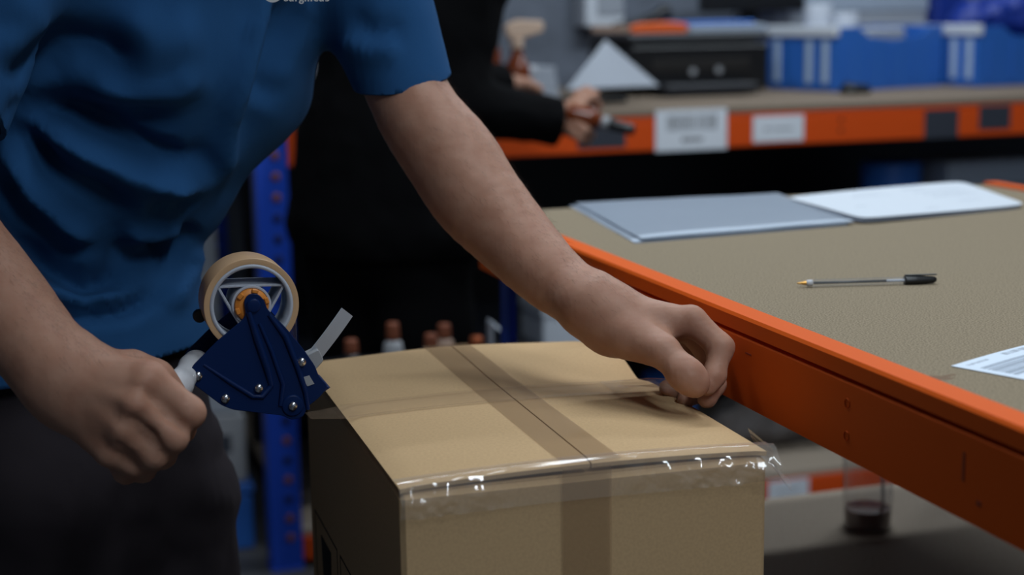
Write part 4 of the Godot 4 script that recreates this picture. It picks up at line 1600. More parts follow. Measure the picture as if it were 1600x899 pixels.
	for k in 2:
		var a := -0.206 + k * 0.152
		var b := a + 0.136
		for r in [[a, b, 0.247, 0.249], [a, b, 0.080, 0.082], [a, a + 0.002, 0.082, 0.247], [b - 0.002, b, 0.082, 0.247]]:
			add_boxed(marks, Vector3(x0 - 0.0003, r[2], r[0]), Vector3(x0 + 0.0004, r[3], r[1]), 0.0)
		var face_xf := Transform3D(Basis(Vector3(0, 0, 1), Vector3(0, 1, 0), Vector3(-1, 0, 0)), Vector3(x0, 0, (a + b) / 2))
		if k == 0:
			# a wine glass
			var g := []
			for p in [[-0.030, 0.232], [-0.024, 0.19], [-0.006, 0.168], [-0.004, 0.12], [-0.022, 0.104], [0.022, 0.104], [0.004, 0.12], [0.006, 0.168], [0.024, 0.19], [0.030, 0.232]]:
				g.append(Vector2(p[0], p[1]))
			add_prism(marks, face_xf, g, -0.0003, 0.0004, 0.0001)
		else:
			# two arrows that point up
			for s in [-0.03, 0.03]:
				var g := []
				for p in [[-0.008, 0.12], [-0.008, 0.19], [-0.022, 0.19], [0.0, 0.23], [0.022, 0.19], [0.008, 0.19], [0.008, 0.12]]:
					g.append(Vector2(p[0] + s, p[1]))
				add_prism(marks, face_xf, g, -0.0003, 0.0004, 0.0001)
			add_boxed(marks, Vector3(x0 - 0.0003, 0.1, a + 0.02), Vector3(x0 + 0.0004, 0.106, b - 0.02), 0.0)
	part("printed_marks", done(marks), M.ink, t)


# ---------------------------------------------------------------- the tape dispenser
func dispenser() -> void:
	var t := thing("tape_dispenser", "navy blue metal tape gun with a roll of clear tape, gripped in the worker's fist", "tape dispenser")
	t.transform = Transform3D(Basis(Vector3(0.9999, -0.0000, 0.0119), Vector3(0.0001, 1.0000, -0.0046), Vector3(-0.0119, 0.0046, 0.9999)), Vector3(0.1959, 1.2048, -1.3517))
	var outline := [Vector2(-0.0077, 0.0052), Vector2(-0.0035, 0.0107), Vector2(0.0045, 0.0107), Vector2(0.0099, 0.0051), Vector2(0.0129, -0.0044), Vector2(0.0283, -0.0219), Vector2(0.0437, -0.0432), Vector2(0.0536, -0.0595), Vector2(0.0567, -0.0693), Vector2(0.0651, -0.0802), Vector2(0.0565, -0.0896), Vector2(0.0456, -0.0971), Vector2(0.0412, -0.1063), Vector2(0.0305, -0.1083), Vector2(0.0220, -0.1032), Vector2(0.0030, -0.0991), Vector2(-0.0220, -0.0938), Vector2(-0.0320, -0.0887), Vector2(-0.0584, -0.0646), Vector2(-0.0598, -0.0581), Vector2(-0.0549, -0.0498), Vector2(-0.0313, -0.0284), Vector2(-0.0114, -0.0137), Vector2(-0.0067, -0.0088)]
	outline.reverse()
	for z in [0.0, -0.060]:
		var plate := part("side_plate", prism(rounded(outline, 0.003, 3), z - 0.002, z, 0.0005), M.navy, t)
		if z < 0.0:
			continue
		# pressed ribs
		var rib := start()
		add_tube(rib, [v3(Vector2(-0.0042, -0.0055), 0.0), v3(Vector2(0.0026, -0.0317), 0.0006), v3(Vector2(0.0095, -0.0558), 0.0006), v3(Vector2(0.0134, -0.0744), 0.0)], [0.0026, 0.0034, 0.0034, 0.0026], 10)
		add_tube(rib, [v3(Vector2(0.0134, -0.0744), 0.0), v3(Vector2(0.0049, -0.0838), 0.0002), v3(Vector2(-0.0037, -0.0830), 0.0002), v3(Vector2(-0.0231, -0.0683), 0.0), v3(Vector2(-0.0459, -0.0505), -0.001)], [0.0026, 0.0026, 0.0024, 0.0022, 0.0016], 8)
		add_tube(rib, [v3(Vector2(0.0139, -0.0092), -0.0006), v3(Vector2(0.0279, -0.0302), 0.0004), v3(Vector2(0.0372, -0.0581), 0.0004), v3(Vector2(0.0439, -0.0825), 0.0004), v3(Vector2(0.0456, -0.0995), -0.0004)], [0.0022, 0.0030, 0.0028, 0.0026, 0.002], 10)
		add_tube(rib, [v3(Vector2(0.0050, -0.0167), -0.0006), v3(Vector2(0.0147, -0.0421), 0.0002), v3(Vector2(0.0238, -0.0736), 0.0004), v3(Vector2(0.0207, -0.0936), 0.0004)], [0.0018, 0.0022, 0.0024, 0.002], 8)
		part("rib", done(rib), M.navy, plate)
		var boss := start()
		add_lathe(boss, Transform3D(Basis(Vector3.RIGHT, PI / 2), v3(Vector2(0.0317, -0.0946), -0.001)), soft([Vector2(0.0105, 0), Vector2(0.0095, 0.0028), Vector2(0.0, 0.0028)], 0.001), 24)
		part("boss", done(boss), M.navy, plate)
		boss = start()
		add_lathe(boss, Transform3D(Basis(Vector3.RIGHT, PI / 2), v3(Vector2(0.0006, -0.0000), -0.001)), soft([Vector2(0.007, 0), Vector2(0.006, 0.003), Vector2(0.0, 0.0034)], 0.001), 20)
		part("boss", done(boss), M.navy, plate)
		part("slot_plate", prism([Vector2(0.0415, -0.0692), Vector2(0.0480, -0.0679), Vector2(0.0523, -0.0761), Vector2(0.0458, -0.0779)], 0.0, 0.0006, 0.0001), M.grey_plastic, plate)
	for s in [Vector2(-0.0515, -0.0600), Vector2(-0.0283, -0.0826), Vector2(0.0018, -0.0758), Vector2(0.0415, -0.0549), Vector2(0.0317, -0.0946)]:
		var c := start()
		var lift: float = 0.0024 if s.x > 0.025 and s.y < -0.09 else 0.0006
		add_lathe(c, Transform3D(Basis(Vector3.RIGHT, PI / 2), v3(s, lift - 0.0006)), [Vector2(0.0042, 0), Vector2(0.0042, 0.001), Vector2(0.0037, 0.0024), Vector2(0.0024, 0.0032), Vector2(0, 0.0034)], 16)
		add_box(c, Transform3D(Basis(Vector3.BACK, 0.5), v3(s, lift + 0.0028)), Vector3(0.0052, 0.0008, 0.0006), 0.0001)
		part("screw", done(c), M.steel, t)
		var rod := start()
		add_tube(rod, [v3(s, -0.0605), v3(s, 0.0)], [0.0026], 10)
		part("spacer_rod", done(rod), M.steel, t)
	# the roll on its hub; the axis is z
	var axis := Transform3D(Basis(Vector3.RIGHT, PI / 2), Vector3(0.0, -0.001, 0))
	var roll := start()
	add_lathe(roll, axis, soft([Vector2(0.0372, -0.053), Vector2(0.0425, -0.053), Vector2(0.0425, -0.007), Vector2(0.0372, -0.007), Vector2(0.0372, -0.053)], 0.0005), 72)
	var rm := part("tape_roll", done(roll), M.tape_roll, t)
	var core := start()
	add_lathe(core, axis, [Vector2(0.0338, -0.0535), Vector2(0.0372, -0.0535), Vector2(0.0372, -0.0065), Vector2(0.0338, -0.0065), Vector2(0.0338, -0.0535)], 72)
	part("core", done(core), M.core, rm)
	var web := start()
	for k in 3:
		var a0 := deg_to_rad(148.0 - 120.0 * k)
		var a1 := deg_to_rad(28.0 - 120.0 * k)
		var p0 := Vector2(cos(a0), sin(a0)) * 0.0338
		var p1 := Vector2(cos(a1), sin(a1)) * 0.0338
		var mid := (p0 + p1) * 0.5 + ((p0 + p1) * 0.5).normalized() * 0.001
		var strip := []
		for i in 13:
			var s := i / 12.0
			strip.append(p0.lerp(mid, s).lerp(mid.lerp(p1, s), s))
		for i in 12:
			var d: Vector2 = (strip[i + 1] - strip[i]).normalized()
			add_box(web, Transform3D(Basis(Vector3(d.x, d.y, 0), Vector3(-d.y, d.x, 0), Vector3(0, 0, 1)), Vector3((strip[i].x + strip[i + 1].x) / 2, (strip[i].y + strip[i + 1].y) / 2 - 0.001, -0.03)), Vector3(strip[i].distance_to(strip[i + 1]) + 0.0012, 0.0022, 0.04), 0.0004)
	part("hub_web", done(web), M.core, t)
	var hub := start()
	add_lathe(hub, axis, soft([Vector2(0.0155, -0.05), Vector2(0.0178, -0.05), Vector2(0.0178, -0.0085), Vector2(0.0155, -0.0085), Vector2(0.0155, -0.05)], 0.0005), 40)
	part("hub_ring", done(hub), M.core, t)
	var brake := start()
	add_lathe(brake, axis, soft([Vector2(0.007, -0.05), Vector2(0.0152, -0.05), Vector2(0.0152, -0.006), Vector2(0.0112, -0.004), Vector2(0.007, -0.004)], 0.001), 40)
	for k in 6:
		var a := TAU * k / 6.0 + 0.3
		add_box(brake, Transform3D(Basis(Vector3.BACK, a), Vector3(cos(a) * 0.0135, sin(a) * 0.0135 - 0.001, -0.0045)), Vector3(0.004, 0.006, 0.004), 0.0008)
	part("brake_hub", done(brake), M.orange_plastic, t)
	part("spindle", tube([v3(Vector2(0, -0.001), -0.062), v3(Vector2(0, -0.001), 0.001)], [0.006], 16), M.navy, t)
	# bottom web between the plates, roller, blade and the tape that runs to the roller
	part("base_plate", prism(rounded([Vector2(-0.0565, -0.0596), Vector2(-0.0285, -0.0867), Vector2(0.0055, -0.0957), Vector2(0.0045, -0.0921), Vector2(-0.0260, -0.0822), Vector2(-0.0529, -0.0558)], 0.001, 3), -0.058, -0.002, 0.0003), M.navy, t)
	part("roller", tube([v3(Vector2(0.0329, -0.0935), -0.056), v3(Vector2(0.0329, -0.0935), -0.004)], [0.0085], 20), M.grey_plastic, t)
	var blade := start()
	add_prism(blade, Transform3D(), [Vector2(0.0575, -0.0801), Vector2(0.0634, -0.0794), Vector2(0.0554, -0.0895), Vector2(0.0487, -0.0937)], -0.058, -0.002, 0.0003)
	for k in 14:
		add_prism(blade, Transform3D(), [Vector2(0.0605, -0.0792), Vector2(0.0675, -0.0816), Vector2(0.0614, -0.0853)], -0.0575 + k * 0.004, -0.0545 + k * 0.004, 0.0003)
	part("blade", done(blade), M.navy, t)
	part("tape_web", sheet(1, 10, func(u: float, v: float) -> Vector3:
		var p: Vector2 = Vector2(0.0390, -0.0157).lerp(Vector2(0.0381, -0.0940), v)
		return v3(p, lerpf(-0.053, -0.007, u))), M.clear_tape, t)
	# clear wiper flap that sticks out to the upper right
	var arm: Vector2 = (Vector2(0.0880, -0.0205) - Vector2(0.0566, -0.0561)).normalized()
	part("guard_flap", sheet(12, 4, func(u: float, v: float) -> Vector3:
		var p: Vector2 = Vector2(0.0512, -0.0593).lerp(Vector2(0.0905, -0.0172), u)
		var n := Vector2(-arm.y, arm.x)
		var q := p + n * (0.5 - v) * 0.0145
		return v3(q, -0.012 - 0.012 * u + 0.003 * sin(u * 3.0) - 0.006 * v), 0.0012), M.flap, t)
	part("flap_clip", prism(rounded([Vector2(0.0469, -0.0506), Vector2(0.0588, -0.0456), Vector2(0.0631, -0.0567), Vector2(0.0533, -0.0666)], 0.002, 3), -0.022, -0.006, 0.0008), M.grey_plastic, t)
	# handle
	var grip := Field.new()
	grip.group(0.008, 0.008)
	var inv := t.transform.affine_inverse()
	var a: Vector3 = inv * Vector3(0.1449, 1.1471, -1.3841)
	var b: Vector3 = inv * Vector3(0.1252, 1.1420, -1.3361)
	var c: Vector3 = inv * Vector3(0.0970, 1.1292, -1.2916)
	var d: Vector3 = inv * Vector3(0.0714, 1.1044, -1.2855)
	grip.chain([a, b, c, d], [0.0105, 0.0118, 0.0120, 0.0110])
	grip.bone(a, inv * Vector3(0.1479, 1.1494, -1.3889), 0.010, 0.011)
	grip.bone(inv * Vector3(0.1406, 1.1505, -1.3754), inv * Vector3(0.1587, 1.1373, -1.3745), 0.008, 0.010)
	var lo := Vector3(minf(a.x, d.x), minf(a.y, d.y), minf(a.z, d.z)) - Vector3.ONE * 0.04
	var hi := Vector3(maxf(a.x, d.x), maxf(a.y, d.y), maxf(a.z, d.z)) + Vector3.ONE * 0.04
	part("handle", skin_mesh(grip.nets(lo, hi, 0.0025)), M.white_plastic, t)
	part("tension_knob", moved(lathe(soft([Vector2(0, -0.004), Vector2(0.006, -0.004), Vector2(0.006, 0.004), Vector2(0, 0.004)], 0.001), 16), Transform3D(Basis(Vector3.RIGHT, PI / 2), v3(Vector2(-0.0430, -0.0142), -0.045))), M.black_plastic, t)


func v3(p: Vector2, z: float) -> Vector3:
	return Vector3(p.x, p.y, z)


# ---------------------------------------------------------------- on the packing table
func table_things() -> void:
	var y := 1.1702
	# two clear plastic sleeves on each other
	var sl := [Vector3(0.7936, 1.1700, -2.1590), Vector3(1.1228, 1.1700, -2.1382), Vector3(1.0616, 1.1700, -1.8019), Vector3(0.7379, 1.1700, -1.7686)]
	var ripple := FastNoiseLite.new()
	ripple.seed = 3
	ripple.frequency = 6.0
	for k in 2:
		var o := thing("plastic_sleeve", ["milky clear plastic sleeve at the bottom of the pair lying on the table's far corner", "milky clear plastic sleeve on top of the pair lying on the table's far corner"][k], "plastic sleeve", Vector3(sl[0].x, y, sl[0].z), 0.0, "plastic sleeves on the table")
		var off := Vector3(0.012, 0, -0.004) * k
		var how := func(u: float, v: float) -> Vector3:
			var p: Vector3 = span(sl[0], sl[1], sl[2], sl[3]).call(u, v) + off - sl[0]
			var bulge := 0.0025 * (1.0 - pow(absf(u * 2 - 1), 6.0)) * (1.0 - pow(absf(v * 2 - 1), 6.0))
			return Vector3(p.x, 0.0006 + k * 0.0035 + bulge + ripple.get_noise_2d(u * 0.5, v * 0.4 + k) * 0.0008, p.z)
		part("film", sheet(24, 16, how, 0.0004), M.sleeve, o)
		part("seam", sheet(24, 1, func(u: float, v: float) -> Vector3: return how.call(u, 0.93 + v * 0.05) + Vector3(0, 0.0006, 0), 0.0003), M.sleeve_seam, o)
	# sheets of paper
	var pa := [Vector3(1.1100, 1.1700, -2.0725), Vector3(1.4680, 1.1700, -2.1399), Vector3(1.3882, 1.1700, -1.8602), Vector3(1.0842, 1.1700, -1.8055)]
	for k in 2:
		var o := thing("paper_sheet", ["blank paper sheet under the printed page on the table", "white printed page with faint grey print, lying on top beside the plastic sleeves"][k], "paper", Vector3(pa[0].x, y, pa[0].z))
		var off := Vector3(-0.006, 0, 0.004) * (1 - k)
		part("sheet", rounded_sheet(pa, pa[0], off, 0.0008 + k * 0.0028 + 0.003, 0.012, 0.0026 if k == 0 else 0.0004), M.paper_back if k == 0 else M.page, o)
	# the pen
	pen(Vector3(0.7745, 1.1745, -1.4163), Vector3(0.9198, 1.1745, -1.3802))
	# a printed shipping label
	var c := Vector3(0.7150, 1.1702, -1.0479)
	var ex := (Vector3(0.8163, 1.1702, -1.0906) - c).normalized()
	var ez := Vector3(-ex.z, 0, ex.x)
	if ez.dot(Vector3(0.7384, 1.1702, -0.9845) - c) < 0.0:
		ez = -ez
	var o := thing("shipping_label", "white printed shipping label with a barcode at the table's right side", "label", c)
	part("sheet", sheet(8, 8, func(u: float, v: float) -> Vector3: return ex * u * 0.15 + ez * v * 0.105 + Vector3(0, 0.0006 + 0.0006 * sin(u * 4.0), 0), 0.0003), printed(label_print()), o)


# a sheet with rounded corners
func rounded_sheet(q: Array, at: Vector3, off: Vector3, lift: float, r: float, thick: float) -> ArrayMesh:
	var st := start()
	add_sheet(st, 30, 20, func(u: float, v: float) -> Vector3:
		var uu := u * 2.0 - 1.0
		var vv := v * 2.0 - 1.0
		# pull the corners in so that they read as rounded
		var k := 1.0 - 0.05 * pow(absf(uu), 8.0) * pow(absf(vv), 8.0)
		var p: Vector3 = span(q[0], q[1], q[2], q[3]).call(0.5 + uu * k / 2.0, 0.5 + vv * k / 2.0) + off - at
		return Vector3(p.x, lift + 0.0015 * sin(u * 3.0 + v * 2.0), p.z), thick)
	return done(st)


func label_print() -> Image:
	var im := Image.create(300, 210, false, Image.FORMAT_RGB8)
	im.fill(c8(214, 226, 240))
	var rng := RandomNumberGenerator.new()
	rng.seed = 4
	var y := 42
	while y < 112:
		var k := rng.randi_range(2, 5)
		im.fill_rect(Rect2i(18, y, 130, k), c8(112, 124, 142))
		y += k + rng.randi_range(2, 4)
	for l in [[130, 8, 100, 14], [20, 14, 60, 8], [160, 44, 110, 8], [160, 60, 90, 8], [160, 80, 100, 8], [20, 124, 200, 6], [20, 140, 240, 8], [20, 160, 120, 8], [20, 180, 220, 10]]:
		text_line(im, Rect2i(l[0], l[1], l[2], l[3]), rng, c8(150, 160, 174))
	return im


func page_print() -> Image:
	var im := Image.create(420, 300, false, Image.FORMAT_RGB8)
	im.fill(c8(206, 213, 222))
	var rng := RandomNumberGenerator.new()
	rng.seed = 9
	for l in [[120, 60, 60, 9], [110, 80, 90, 8], [250, 36, 50, 14], [258, 80, 110, 10], [262, 110, 110, 10], [268, 140, 110, 10], [60, 180, 24, 8], [186, 250, 30, 8], [300, 200, 60, 8]]:
		text_line(im, Rect2i(l[0], l[1], l[2], l[3]), rng, c8(168, 176, 188))
	return im


func pen(tip: Vector3, back: Vector3) -> void:
	var t := thing("pen", "clear ballpoint pen with black cap on its end, lying on the table", "pen", tip)
	var d := (back - tip).normalized()
	var l := tip.distance_to(back)
	var xf := Transform3D(Basis(d.cross(Vector3.UP).normalized(), d, Vector3.UP), Vector3.ZERO)
	var hexa := func(r: float, y0: float, y1: float) -> ArrayMesh:
		var st := start()
		add_lathe(st, xf, [Vector2(0, y0), Vector2(r * 0.8, y0), Vector2(r, y0 + 0.003), Vector2(r, y1), Vector2(0, y1)], 6, true)
		return done(st)
	var lathed := func(profile: Array, m: Material, called: String, parent: Node) -> Node:
		var st := start()
		add_lathe(st, xf, profile, 16)
		return part(called, done(st), m, parent)
	var barrel: Node = part("barrel", hexa.call(0.0040, 0.016, l - 0.032), M.pen_clear, t)
	lathed.call([Vector2(0, 0.018), Vector2(0.0015, 0.018), Vector2(0.0015, l * 0.64), Vector2(0, l * 0.64)], M.black_plastic, "ink_tube", barrel)
	lathed.call([Vector2(0, l * 0.64), Vector2(0.0016, l * 0.64), Vector2(0.0016, l - 0.03), Vector2(0, l - 0.03)], M.core, "empty_tube", barrel)
	lathed.call([Vector2(0, 0.0), Vector2(0.0006, 0.0003), Vector2(0.0011, 0.0035), Vector2(0.0022, 0.0095), Vector2(0.0022, 0.0105), Vector2(0, 0.0105)], M.brass, "nib", t)
	lathed.call([Vector2(0.0021, 0.0100), Vector2(0.0034, 0.0115), Vector2(0.0036, 0.0165), Vector2(0, 0.0165)], M.white_plastic, "nib_holder", t)
	var cap: Node = lathed.call(soft([Vector2(0, l - 0.0345), Vector2(0.0052, l - 0.0345), Vector2(0.0052, l - 0.022), Vector2(0.0036, l - 0.003), Vector2(0.0022, l), Vector2(0, l)], 0.0012), M.black_plastic, "cap", t)
	var clip := start()
	add_box(clip, Transform3D(xf.basis, xf * Vector3(0, l - 0.017, 0.0056)), Vector3(0.0034, 0.034, 0.0013), 0.0005)
	part("clip", done(clip), M.black_plastic, cap)


# ---------------------------------------------------------------- on the back bench
func bench_things() -> void:
	var y := 1.188
	# printer
	var p := thing("printer", "black desktop printer with a paper tray, standing on the back bench", "printer")
	p.position = Vector3(2.10, y, -4.66)
	part("housing", boxed(Vector3(-0.245, 0.012, -0.19), Vector3(0.245, 0.165, 0.17), 0.014), M.black_plastic, p)
	part("lid", boxed(Vector3(-0.25, 0.167, -0.195), Vector3(0.25, 0.196, 0.165), 0.01), M.dark_lid, p)
	part("output_slot", boxed(Vector3(-0.17, 0.075, 0.165), Vector3(0.17, 0.115, 0.174), 0.002), M.ink, p)
	part("paper_tray", boxed(Vector3(-0.16, 0.008, 0.16), Vector3(0.16, 0.04, 0.26), 0.005), M.dark_lid, p)
	for b in [[-0.03, 0.135], [0.06, 0.138]]:
		var c := start()
		add_lathe(c, Transform3D(Basis(Vector3.RIGHT, PI / 2), Vector3(b[0], b[1] - 0.06, 0.176)), soft([Vector2(0.011, -0.004), Vector2(0.011, 0.003), Vector2(0, 0.003)], 0.001), 16)
		part("button", done(c), M.grey_plastic, p)
	for x in [-0.2, 0.2]:
		for z in [-0.15, 0.13]:
			part("foot", boxed(Vector3(x - 0.015, 0, z - 0.015), Vector3(x + 0.015, 0.014, z + 0.015), 0.002), M.ink, p)
	var top := y + 0.196
	# on the printer
	var kn := thing("utility_knife", "bright orange utility knife lying on the printer lid", "knife", Vector3(1.92, top, -4.56), -0.06)
	part("handle", prism(rounded([Vector2(-0.03, 0), Vector2(0.15, 0), Vector2(0.16, 0.012), Vector2(0.155, 0.03), Vector2(0.09, 0.036), Vector2(-0.01, 0.032), Vector2(-0.04, 0.02)], 0.008, 4), -0.014, 0.014, 0.004), M.knife, kn)
	part("blade_holder", prism(rounded([Vector2(-0.16, 0.006), Vector2(-0.03, 0.002), Vector2(-0.03, 0.026), Vector2(-0.16, 0.026)], 0.004, 3), -0.008, 0.008, 0.002), M.cream_dark, kn)
	var st := thing("envelope_stack", "pale grey and blue pack of envelopes lying flat on the printer lid", "envelopes", Vector3(2.22, top, -4.64), 0.05)
	part("pack", boxed(Vector3(-0.14, 0, -0.1), Vector3(0.14, 0.024, 0.09), 0.004), M.grey_blue, st)
	part("top_envelope", boxed(Vector3(-0.14, 0.024, -0.1), Vector3(0.11, 0.036, 0.07), 0.004), M.blue_plastic, st)
	var sc := thing("barcode_scanner", "dark handheld scanner with a round pale end lying behind the orange knife", "scanner", Vector3(1.99, top, -4.74), 0.3)
	part("handle", tube([Vector3(-0.1, 0.02, 0), Vector3(0.0, 0.03, 0), Vector3(0.08, 0.055, 0)], [0.014, 0.016, 0.018], 12), M.black_plastic, sc)
	part("head", tube([Vector3(0.08, 0.055, 0), Vector3(0.1, 0.062, 0), Vector3(0.125, 0.066, 0)], [0.018, 0.025, 0.026], 14), M.black_plastic, sc)
	part("window", tube([Vector3(0.122, 0.066, 0.006), Vector3(0.128, 0.067, 0.01)], [0.02, 0.018], 14), M.grey_plastic, sc)
	# papers propped against the printer
	var q := [Vector3(1.6638, 1.3749, -4.2081), Vector3(1.7625, 1.2458, -4.0448), Vector3(1.4906, 1.2420, -4.0683)]
	var pp := thing("propped_paper", "bright white paper sheet leaning as a triangle against the printer's left end", "paper", Vector3(q[2].x, y, q[2].z))
	part("sheet", sheet(12, 12, func(u: float, v: float) -> Vector3:
		var a: Vector3 = q[0].lerp(q[2], v)
		var b: Vector3 = q[0].lerp(q[1], v)
		var r := a.lerp(b, u)
		return Vector3(r.x, maxf(r.y, y + 0.001), r.z) - Vector3(q[2].x, y, q[2].z) - Vector3(0, 0, 0.02 * sin(u * PI) * v), 0.0008), M.paper_dim, pp)
	var pl := thing("paper_pile", "low pile of white papers behind the leaning sheet on the bench", "papers", Vector3(1.47, y, -4.55), 0.2)
	for k in 3:
		part("sheet_block", boxed(Vector3(-0.13 + k * 0.01, k * 0.035, -0.12), Vector3(0.12, k * 0.035 + 0.033, 0.12 - k * 0.012), 0.002), M.paper_dim, pl)
	var ps := thing("black_tray", "flat black tray under the leaning white sheet", "tray", Vector3(1.58, y, -4.33), 0.0)
	part("tray_floor", boxed(Vector3(-0.12, 0, -0.09), Vector3(0.17, 0.012, 0.08), 0.003), M.black_plastic, ps)
	part("rim", boxed(Vector3(-0.12, 0.012, 0.06), Vector3(0.17, 0.022, 0.08), 0.003), M.black_plastic, ps)
	# a white box on the wall and a dark screen beside it
	var wb := thing("wall_box", "pale grey box fixed to the wall above the bench, left of the dark screen", "wall box", Vector3(2.086, 1.40, -5.34))
	part("case", boxed(Vector3(-0.075, 0.0, -0.06), Vector3(0.075, 0.22, 0.06), 0.006), M.paper, wb)
	part("cover", boxed(Vector3(-0.03, 0.04, 0.06), Vector3(0.07, 0.2, 0.066), 0.003), M.paper_dim, wb)
	var mo := thing("monitor", "black monitor standing behind the printer, its lower edge in view", "monitor", Vector3(2.50, y, -4.93), 0.0)
	part("screen", boxed(Vector3(-0.2, 0.26, -0.02), Vector3(0.2, 0.58, 0.02), 0.006), M.black_plastic, mo)
	part("stand", boxed(Vector3(-0.03, 0.01, -0.03), Vector3(0.03, 0.3, -0.012), 0.004), M.black_plastic, mo)
	part("base", boxed(Vector3(-0.1, 0, -0.045), Vector3(0.1, 0.012, 0.025), 0.004), M.black_plastic, mo)
	# blue bins
	var a := blue_bin("blue plastic bin nearest the printer, holding white paper rolls and a packet", Vector3(2.745, y, -4.64), 0.30, 0.52, 0.30, 0.205)
	for k in 2:
		roll_of(Vector3(2.61 + k * 0.10, y + 0.012, -4.66 + 0.0 * k), 0.045, 0.27 - 0.03 * k, ["tall white paper roll standing in the left blue bin", "shorter white paper roll standing beside the tall one in the left blue bin"][k])
	var pk := thing("packet", "white packet tucked along the back of the left blue bin", "packet", Vector3(2.875, y + 0.01, -4.69), 0.30)
	part("wrap", boxed(Vector3(-0.095, 0, -0.03), Vector3(0.095, 0.19, 0.03), 0.012), M.paper_dim, pk)
	blue_bin("blue plastic bin at the bench's right end, stuffed with a crumpled dark blue bag", Vector3(3.31, y, -4.62), 0.16, 0.5, 0.30, 0.20)
	var ball := Field.new()
	ball.group(0.02, 0.02)
	ball.bone(Vector3(-0.1, 0.2, 0), Vector3(0.06, 0.22, 0.02), 0.075, 0.085)
	ball.bone(Vector3(-0.12, 0.06, 0), Vector3(0.1, 0.06, 0.02), 0.05, 0.05)
	var bag := thing("blue_bag", "crumpled dark blue bag bulging out of the right-hand bin", "bag", Vector3(3.29, y + 0.008, -4.64))
	part("bag_skin", skin_mesh(settled(displaced(ball.nets(Vector3(-0.3, -0.02, -0.2), Vector3(0.3, 0.4, 0.2), 0.012), bumpy(12.0, 0.02)))), M.deep_blue, bag)
	var carton2 := thing("white_carton", "long pale carton lying behind the blue bins, along the wall", "carton", Vector3(2.92, y, -5.11))
	part("carton_body", boxed(Vector3(-0.36, 0, -0.1), Vector3(0.34, 0.31, 0.1), 0.006), M.paper_dim, carton2)
	part("carton_lid", boxed(Vector3(-0.365, 0.25, -0.105), Vector3(0.345, 0.318, 0.105), 0.006), M.grey_blue, carton2)
	var bl := thing("blue_folder_box", "deep blue upright file box behind the bins", "file box", Vector3(3.33, y, -5.06))
	part("case", boxed(Vector3(-0.06, 0, -0.1), Vector3(0.06, 0.5, 0.1), 0.006), M.deep_blue, bl)
	part("label_slot", boxed(Vector3(-0.03, 0.12, 0.1), Vector3(0.03, 0.2, 0.103), 0.001), M.paper_dim, bl)
	var bb := thing("blue_cup", "small blue cup between printer and bins", "cup", Vector3(2.44, y, -4.78))
	part("cup_body", lathe(soft([Vector2(0, 0), Vector2(0.035, 0), Vector2(0.042, 0.21), Vector2(0.039, 0.21), Vector2(0.033, 0.01), Vector2(0, 0.008)], 0.003), 20), M.blue_plastic, bb)
	# a computer mouse before the left bin
	var mf := Field.new()
	mf.group(0.02, 0.02)
	mf.slab(Vector3(-0.025, 0.008, 0), Vector3(0.03, 0.006, 0), Vector3(0, 0, 1), 0.036, 0.03, 0.75)
	var ms := thing("computer_mouse", "black rounded computer mouse in front of the blue bin", "mouse", Vector3(2.545, y, -4.30), 0.05)
	part("shell", skin_mesh(opened(mf.nets(Vector3(-0.1, -0.05, -0.06), Vector3(0.1, 0.06, 0.06), 0.005), func(v: Vector3) -> float: return 0.001 - v.y)), M.black_plastic, ms)
	part("wheel", tube([Vector3(-0.032, 0.033, -0.003), Vector3(-0.032, 0.033, 0.003)], [0.007], 12), M.dark_grey, ms)
	# the bottle in the colleague's hand
	var hb := thing("amber_bottle", "amber bottle with a black nozzle held in the hand of the person in black", "bottle", Vector3(1.2002, 1.2296, -3.1828))
	var d: Vector3 = (Vector3(1.3144, 1.2032, -3.1353) - Vector3(1.1927, 1.2410, -3.2355)).normalized()
	var xf := Transform3D(Basis(d.cross(Vector3.FORWARD).normalized(), d, d.cross(d.cross(Vector3.FORWARD)).normalized()), Vector3.ZERO)
	for s in [["glass_body", [Vector2(0, -0.03), Vector2(0.022, -0.03), Vector2(0.025, -0.02), Vector2(0.025, 0.03), Vector2(0.014, 0.045), Vector2(0.011, 0.05), Vector2(0, 0.05)], M.amber_solid], ["collar", [Vector2(0, 0.05), Vector2(0.015, 0.05), Vector2(0.015, 0.068), Vector2(0, 0.068)], M.grey_plastic], ["nozzle", [Vector2(0, 0.068), Vector2(0.013, 0.068), Vector2(0.012, 0.125), Vector2(0, 0.126)], M.black_plastic]]:
		var l := start()
		add_lathe(l, xf, soft(s[1], 0.004), 20)
		part(s[0], done(l), s[2], hb)
	# bottles and bits on the bench left of the papers
	var sp := thing("spray_bottle", "tall amber glass spray bottle with a cream trigger head on the bench", "bottle", Vector3(1.33, y, -4.02))
	part("glass_body", lathe(soft([Vector2(0, 0), Vector2(0.036, 0), Vector2(0.036, 0.12), Vector2(0.016, 0.155), Vector2(0.014, 0.175), Vector2(0, 0.175)], 0.006), 24), M.amber_solid, sp)
	part("collar", lathe(soft([Vector2(0, 0.172), Vector2(0.018, 0.172), Vector2(0.018, 0.2), Vector2(0, 0.2)], 0.003), 20), M.cream, sp)
	part("trigger_head", prism(rounded([Vector2(-0.03, 0.2), Vector2(0.02, 0.2), Vector2(0.075, 0.215), Vector2(0.075, 0.245), Vector2(0.0, 0.25), Vector2(-0.035, 0.235)], 0.01, 4), -0.013, 0.013, 0.004), M.cream, sp)
	var jar := thing("copper_jar", "squat copper-coloured pot at the bench's front, beside the black sleeve", "pot", Vector3(1.30, y, -3.94))
